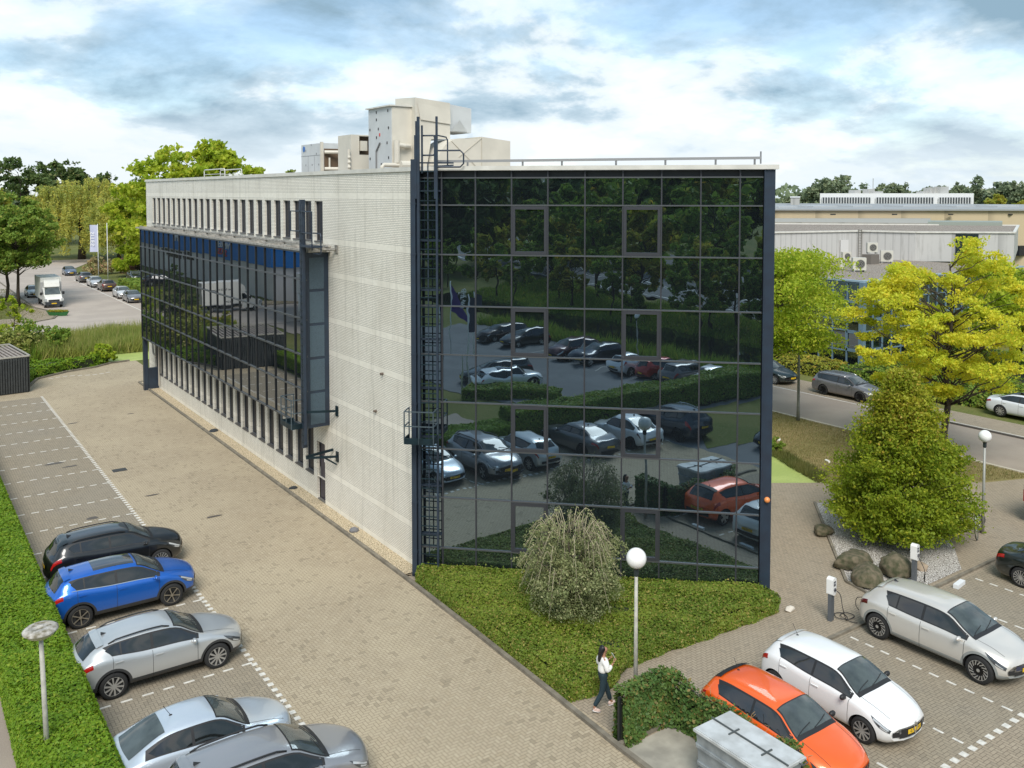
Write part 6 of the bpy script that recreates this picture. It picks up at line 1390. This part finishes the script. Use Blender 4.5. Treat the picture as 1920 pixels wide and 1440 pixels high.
skin_mesh('trousers',TR,[(0,1),(1,2),(2,3),(3,4),(1,5),(5,6),(6,7)],[(.115,.15),(.125,.165),.105,.082,.062,.105,.08,.062],JEAN,pr,root=1)
for (hx,ry,tp) in ((.34,.09,12),(-.24,-.09,-18)):
    o=MB(); o.ball((.05,0,.045),.05,14,8,(2.5,.9,.85)); o.ball((-.02,0,.07),.05,12,8,(1.1,.85,1.1)); s_=o.build('shoe',SHOE,pr,smooth=True); s_.location=(hx-.03,ry,0.0 if hx>0 else .03); s_.rotation_euler=(0,R(-tp) if hx>0 else R(18),0)
    q=MB(); q.ball((.05,0,.012),.052,14,6,(2.55,.95,.28)); q.build('sole',P('sole_white',(.75,.72,.7),.6),s_,smooth=True)
hv=[(.055,0,1.70),(.0,0,1.69),(-.04,0,1.62),(-.07,0,1.52),(-.09,0,1.41),(-.10,0,1.32)]
skin_mesh('hair',hv,[(i,i+1) for i in range(5)],[.085,.105,.09,.065,.055,.03],HAIR,pr)
for (hx,hy,hz,sg) in ((.27,.15,1.24,1),(.28,-.09,1.27,-1)):   # palms, four fingers, thumb
    hv=[(hx,hy,hz),(hx+.045,hy-.01*sg,hz+.04)]; he=[(0,1)]; hr=[.022,(.03,.02)]
    hnd=skin_mesh('hand',hv,he,hr,SKIN,pr,1)
    for k,(ln,off) in enumerate(((.052,-.024),(.058,-.008),(.054,.008),(.044,.023))):
        p0=(hx+.05,hy+off-.01*sg,hz+.045); p1=(p0[0]+ln*.5,p0[1],p0[2]+ln*.55); p2=(p1[0]+ln*.05,p1[1]-.01*sg,p1[2]+ln*.5); skin_mesh('finger',[p0,p1,p2],[(0,1),(1,2)],[.009,.008,.006],SKIN,hnd,1)
    skin_mesh('thumb',[(hx+.02,hy-.02*sg,hz+.02),(hx+.03,hy-.05*sg,hz+.06),(hx+.055,hy-.05*sg,hz+.085)],[(0,1),(1,2)],[.011,.010,.007],SKIN,hnd,1)
ph=MB().box(-.006,.006,-.036,.036,-.075,.075).build('mobile_phone',P('phone_pale',(.55,.56,.6),.25)); M_=Matrix.Rotation(R(-14),4,'Z'); v_=M_@Vector((.375,.10,1.36)); ph.location=(.02+v_.x,-10.55+v_.y,.03+v_.z); ph.rotation_euler=(0,R(-28),R(-14)); setp(ph,'pale mobile phone held in front of the walking person','phone')
# ================================================================ OTHER BUILDINGS
BLUEF=P('blue_frame',(.13,.205,.265),.45); 
t=thing('glass_office','low dark glass office with light blue frames across the street','office building')
bx0,by0_,bx1,by1_,bz_=46.9,13.0,72,52,7.0
def gface(parent,a,b_,zt,cols,rows,gm,fm,openings=()):
    a=Vector((*a,0)); b_=Vector((*b_,0)); d=(b_-a); L=d.length; d.normalize(); n=Vector((d.y,-d.x,0))
    MB().add([a+Vector((0,0,.35)),b_+Vector((0,0,.35)),b_+Vector((0,0,zt)),a+Vector((0,0,zt))],[(0,1,2,3)]).build('glass_wall',gm,parent)
    h=MB()
    for k in range(cols+1): p=a+d*(L*k/cols)+n*.04; h.bar(p+Vector((0,0,.3)),p+Vector((0,0,zt)),.09,.1,up=n)
    for z in rows: h.bar(a+n*.05+Vector((0,0,z)),b_+n*.05+Vector((0,0,z)),.1,.09)
    h.build('frame_grid',fm,parent)
    h=MB()
    for k in range(1,cols,4):
        for z0,z1 in ((rows[1],rows[2]),(rows[3],rows[4])):
            p=a+d*(L*k/cols)+n*.07; q=a+d*(L*(k+1)/cols)+n*.07
            for u,v in ((p,q),): h.bar(p+Vector((0,0,z0+.12)),q+Vector((0,0,z0+.12)),.06,.16); h.bar(p+Vector((0,0,z1-.12)),q+Vector((0,0,z1-.12)),.06,.14); h.bar(p+Vector((0,0,z0)),p+Vector((0,0,z1)),.2,.06,up=n); h.bar(q+Vector((0,0,z0)),q+Vector((0,0,z1)),.2,.06,up=n)
    h.build('opening_window',fm,parent,split=True)
GL2=mirrorglass('reflective_glass_east',(.20,.24,.27),.002)
rows=[.35,1.5,3.1,3.9,5.5,6.9]
gface(t,(bx0,by1_),(bx0,by0_),bz_,30,rows,GL2,BLUEF); gface(t,(bx0,by0_),(bx1,by0_),bz_,19,rows,GL2,BLUEF)
MB().box(bx0-.1,bx1,by0_-.1,by1_,0,.35).build('plinth',P('plinth_grey',(.25,.25,.24),.8),t)
MB().bar((bx0-.12,by0_-.12,.2),(bx0-.12,by0_-.12,bz_),.4,.4).build('corner_post',BLUEF,t)
MB().box(bx0+.1,bx1,by0_+.1,by1_,6.6,6.95).build('roof',ROOFG,t)
h=MB(); h.box(bx0-.2,bx0+.15,by0_-.2,by1_,bz_,bz_+.14); h.box(bx0+.15,bx1,by0_-.2,by0_+.15,bz_,bz_+.138); h.build('roof_edge',P('edge_blue',(.28,.38,.45),.4),t)
# white clad upper storey
CLADW=NB(bpy.data.materials.new('white_cladding'))
def ribbed(name,c1,c2,per=.35,streak=.5,sc_=1.0):
    k=NB(bpy.data.materials.new(name)); tc=k.n('ShaderNodeTexCoord'); sp=k.n('ShaderNodeSeparateXYZ'); k.l(tc.outputs['Object'],sp.inputs[0]); hh=k.m_('ADD',sp.outputs[0],sp.outputs[1])
    f=k.m_('FRACT',k.m_('DIVIDE',hh,per)); g=k.ss(f,.0,.22); n=k.n('ShaderNodeMapping'); n.inputs['Scale'].default_value=(2,2,.25); k.l(tc.outputs['Object'],n.inputs[0]); st=k.noise(n.outputs[0],1.2*sc_,6,.7)
    c=k.mix(k.m_('MULTIPLY',k.ss(st,.5,.75),streak),c1,c2); c=k.mix(g,tuple(v*.72 for v in c1),c); k.l(c,k.b.inputs['Base Color']); k.b.inputs['Roughness'].default_value=.6; return k.m
WCL=ribbed('white_ribbed_cladding',(.50,.49,.47),(.22,.21,.19),.45)
def pt(px,d):   # a far point from its bearing and distance (metres ahead of the camera)
    c=(px-960)/1690*d; return ((c+3.62)*.819+(d-32.42)*.574, -(c+3.62)*.574+(d-32.42)*.819)
a_=pt(1440,92); m_=pt(1617,96); c_=pt(1700,88); e_=pt(1903,92); f_=pt(1910,112); g_=pt(1440,118)
poly=[a_,m_,pt(1718,93),e_,f_,g_]
MB().prism(poly,6.9,9.85).build('upper_storey',WCL,t); MB().sheet(poly,9.87).build('upper_roof',ROOFG,t)
cen=np.mean(poly,0)
h=MB(); 
for i in range(len(poly)): a1=poly[i]; b1=poly[(i+1)%len(poly)]; h.bar((*a1,9.92),(*b1,9.92),.3,.16)
h.build('upper_edge',COPE,t)
def onwall(a1,b1,f,o=.12):
    a1=np.array(a1);b1=np.array(b1); d=b1-a1; L=np.linalg.norm(d); n=np.array([d[1],-d[0]])/L
    if n@(np.array(cen)-a1)>0: n=-n
    return a1+d*f+n*o, d/L, n
p_,d_,n_=onwall(a_,m_,.80); h=MB(); h.bar((p_[0],p_[1],7.05),(p_[0],p_[1],9.0),1.0,.08,up=(n_[0],n_[1],0)); h.build('roof_door',P('roof_door',(.60,.59,.57),.5),t)
p_,d_,n_=onwall(a_,m_,.965,.2); h=MB()
for s in (-.2,.2): h.bar((p_[0]+d_[0]*s,p_[1]+d_[1]*s,7),(p_[0]+d_[0]*s,p_[1]+d_[1]*s,10.1),.05)
for k in range(11): z=7.2+k*.28; h.bar((p_[0]-d_[0]*.2,p_[1]-d_[1]*.2,z),(p_[0]+d_[0]*.2,p_[1]+d_[1]*.2,z),.03)
h.build('roof_ladder',P('ladder_grey',(.16,.15,.13),.6),t)
p_,d_,n_=onwall(pt(1718,93),e_,.52,.1); h=MB(); h.bar((p_[0]-d_[0]*1.1,p_[1]-d_[1]*1.1,8.3),(p_[0]+d_[0]*1.1,p_[1]+d_[1]*1.1,8.3),.1,2.9); h.build('tall_window',P('tall_window_dark',(.02,.03,.035),.1),t)
def acunit(label,px,d,rz,s=1.0,z=6.95):
    x,y=pt(px,d); o=thing('roof_cooling_unit',label,'cooling unit',(x,y,z),rz,'cooling units on the gravel roof'); o.scale=(s,)*3
    MB().box(-.25,.25,-.5,.5,.15,1.1).build('casing',P('unit_cream',(.56,.54,.47),.5),o)
    h=MB(); h.lathe([(0,0),(.34,0),(.34,.03),(.30,.03),(.29,.015),(.08,.015),(.07,.03),(0,.03)],20,Matrix.Translation((-.25,-.05,.62))@Matrix.Rotation(-PI/2,4,'Y')); h.build('fan',P('fan_dark',(.05,.05,.05),.6),o)
    h=MB()
    for a in range(3): h.tube([(-.29,-.05+.1*(a+1)*math.cos(q),.62+.1*(a+1)*math.sin(q)) for q in [2*PI*i/16 for i in range(17)]],.010,4)
    h.build('fan_guard',P('guard_cream',(.5,.48,.42),.5),o)
    h=MB(); h.box(-.3,.3,-.45,-.35,0,.15); h.box(-.3,.3,.35,.45,0,.15); h.build('foot',P('foot_grey',(.3,.3,.28),.7),o,split=True)
FA=R(-55)+PI/2
acunit('cream cooling unit with round fan nearest the roof edge',1612,80,R(50),1.15); acunit('small cooling unit left of the nearest one',1582,82,R(120),.85)
acunit('cooling unit raised on a plinth in front of the ladder',1636,90,R(50),1.0,7.9); acunit('cooling unit with large round fan right of the raised one',1664,90,R(40),1.15); acunit('small cooling unit by the white roof door',1588,92,R(60),.9)
x,y=pt(1634,89); o=MB().box(-.7,.7,-.5,.5,6.9,7.9).build('roof_plinth',P('plinth_brown',(.16,.14,.12),.8),t); o.location=(x,y,0)
# beige hall
t=thing('beige_hall','long beige flat roofed hall behind the white clad storey','hall')
BG=ribbed('beige_cladding',(.52,.42,.27),(.44,.35,.22),.9,.3,.5)
MB().prism([pt(1380,150),pt(1960,146),pt(2050,200),pt(1380,230)],0,11.05).build('wall',BG,t)
MB().prism([pt(1380,149.5),pt(1960,145.5),pt(2052,201),pt(1380,231)],11.05,11.3).build('roof_edge',P('roof_edge_grey',(.30,.31,.31),.6),t)
h=MB()
for px,d,w1 in ((1460,160,5),(1530,165,7),(1600,170,6),(1700,172,9),(1790,168,6),(1870,170,8)): x,y=pt(px,d); h.box(x-w1/2,x+w1/2,y-2,y+2,11.3,11.62)
h.build('skylight',P('skylight_grey',(.42,.44,.45),.4),t,split=True)
h=MB()
for px in (1555,1670,1775,1887): x,y=pt(px,147); h.box(x-.45,x+.45,y-.9,y-.5,10.35,10.55)
h.build('wall_lamp',P('wall_lamp_dark',(.03,.03,.03),.6),t,split=True)
x,y=pt(1908,146.5); MB().box(x-1.2,x+1.2,y-1.0,y+.5,3.8,5.4).build('window',GLASSW,t)
t=thing('beige_hall','lower grey-beige block with parapet in front of the long hall','hall')
MB().prism([pt(1380,118),pt(1440,128),pt(1745,122),pt(1745,146),pt(1380,146)],0,9.85).build('wall',ribbed('greybeige_cladding',(.36,.34,.29),(.26,.25,.22),.9,.4,.5),t)
MB().prism([pt(1740,114),pt(1880,112),pt(1880,118),pt(1740,120)],0,10.3).build('duct_box',P('duct_greygreen',(.26,.29,.25),.6),t)
MB().prism([pt(1380,100),pt(1540,108),pt(1600,120),pt(1380,122)],0,9.0).build('flat_roof',P('flat_roof_pale',(.6,.58,.52),.7),t)
# white far office
t=thing('white_office','long white two storey office with window bands on the horizon','office building')
d0=262
def fb(px0,px1,z0,z1,d_a,th,mat,nm):
    a1=pt(px0,d_a); b1=pt(px1,d_a); a2=pt(px0,d_a+th); b2=pt(px1,d_a+th); return MB().prism([a1,b1,b2,a2],z0,z1).build(nm,mat,t)
OW=P('office_white',(.72,.73,.74),.5); fb(1537,1825,0,13.75,d0,25,OW,'wall')
for a1,b1 in ((1541,1632),(1642,1750),(1760,1820)):
    fb(a1,b1,10.9,12.6,d0-.3,.25,P('far_window_dark',(.07,.08,.09),.2),'window_band')
    h=MB(); n=int((b1-a1)/5)
    for k in range(n+1): x,y=pt(a1+(b1-a1)*k/n,d0-.5); h.box(x-.1,x+.1,y-.1,y+.1,9.0,12.6)
    h.build('mullion',OW,t); fb(a1,b1,9.2,10.6,d0-.3,.2,P('far_panel',(.55,.58,.6),.4),'lower_panel')
for px,w1,hh in ((1602,1.5,1.0),(1628,1.5,1.3),(1640,2.5,.6),(1735,1.5,.7),(1742,1.6,1.6),(1750,1.4,1.8),(1764,2.2,2.0),(1730,2,.5)):
    x,y=pt(px,d0+3); MB().box(x-w1,x+w1,y-1,y+1,13.75,13.75+hh).build('roof_box',P('roof_box_grey',(.42,.42,.40),.6),t)
x,y=pt(1636,d0+3); MB().tube([(x,y,13.7),(x,y,18.2)],.1,6).build('antenna',POLEG,t)
t=thing('grey_block','small grey block on the skyline right of the dark pillar','building'); fb_=pt(1482,200); MB().prism([pt(1482,200),pt(1499,200),pt(1499,206),pt(1482,206)],0,12.9).build('wall',ribbed('grey_block_wall',(.36,.36,.34),(.3,.3,.28),.8),t)
MB().prism([pt(1481,199.8),pt(1500,199.8),pt(1500,206.5),pt(1481,206.5)],12.9,13.1).build('roof_edge',OW,t)
# building opposite the bay, seen in its glass
t=thing('blue_band_hall','grey hall with blue sign band opposite the bay, seen in its glass','hall')
GH=P('hall_grey',(.68,.66,.66),.7,noise=(.3,.15)); BB=P('band_blue',(.01,.17,.55),.5)
X0=-27.0; ya,yb=84.0,190.0
MB().prism([(X0,ya),(X0,yb),(X0-40,yb),(X0-40,ya-14),(X0-14,ya-14)],0,4.4).build('wall',GH,t)
MB().prism([(X0+.15,ya-.1),(X0+.15,yb),(X0-40,yb),(X0-40,ya-14.2),(X0-14,ya-14.2)],4.4,11.2).build('sign_band',BB,t)
for k in range(4): MB().box(X0,X0+.06,121+k*4.6,121+k*4.6+3.6,3.0,4.2).build('window',GLASSW,t)
MB().box(X0,X0+.08,132,140,.5,2.7).build('shutter',P('shutter_white',(.75,.77,.8),.5),t)
text_obj('sign_text','WINDOLENO',1.35,P('sign_white',(.85,.85,.85),.5),t,M3((X0+.2,103.6,6.35),(0,1,0),(0,0,1),(1,0,0)),ext=.03)
text_obj('sign_text','SERVICES',1.35,P('sign_red',(.65,.08,.04),.5),t,M3((X0+.2,103.6,5.25),(0,1,0),(0,0,1),(1,0,0)),ext=.03)
text_obj('sign_text','WING',1.6,P('sign_white2',(.85,.85,.85),.5),t,M3((X0+.2,128.6,6.3),(0,1,0),(0,0,1),(1,0,0)),ext=.03)
t=thing('grey_showroom','grey building with a white name board and round columns, seen in bay glass','hall')
MB().prism([(-25.5,44),(-25.5,71),(-60,71),(-60,44)],0,12.5).build('wall',GH,t)
MB().prism([(-22.5,44),(-22.5,66),(-25.5,66),(-25.5,44)],3.1,5.2).build('canopy_board',P('board_white',(.66,.66,.66),.5),t)
text_obj('sign_text','roothoott',.95,P('board_text',(.12,.12,.14),.5),t,M3((-22.45,60.5,4.4),(0,1,0),(0,0,1),(1,0,0)),ext=.02); text_obj('sign_text','interieur',.95,P('board_text2',(.12,.12,.14),.5),t,M3((-22.45,60.5,3.6),(0,1,0),(0,0,1),(1,0,0)),ext=.02)
for y in (65,60,54,48): MB().tube([(-22.9,y,0),(-22.9,y,3.1)],.32,14).build('column',P('column_white',(.7,.7,.68),.5),t,smooth=True)
for k in range(5): MB().box(-25.48,-25.4,46+k*4,49.2+k*4,.5,2.8).build('window',GLASSW,t)
box_car=far('suv','black SUV parked opposite the bay, seen in its mirror glass',(.015,.015,.017),-19.8,113,PI,None)
struct('paved_yard',MB().sheet([(-60,64.4),(-19.2,64.4),(-19.2,44),(-60,44)],.0),ROADL)
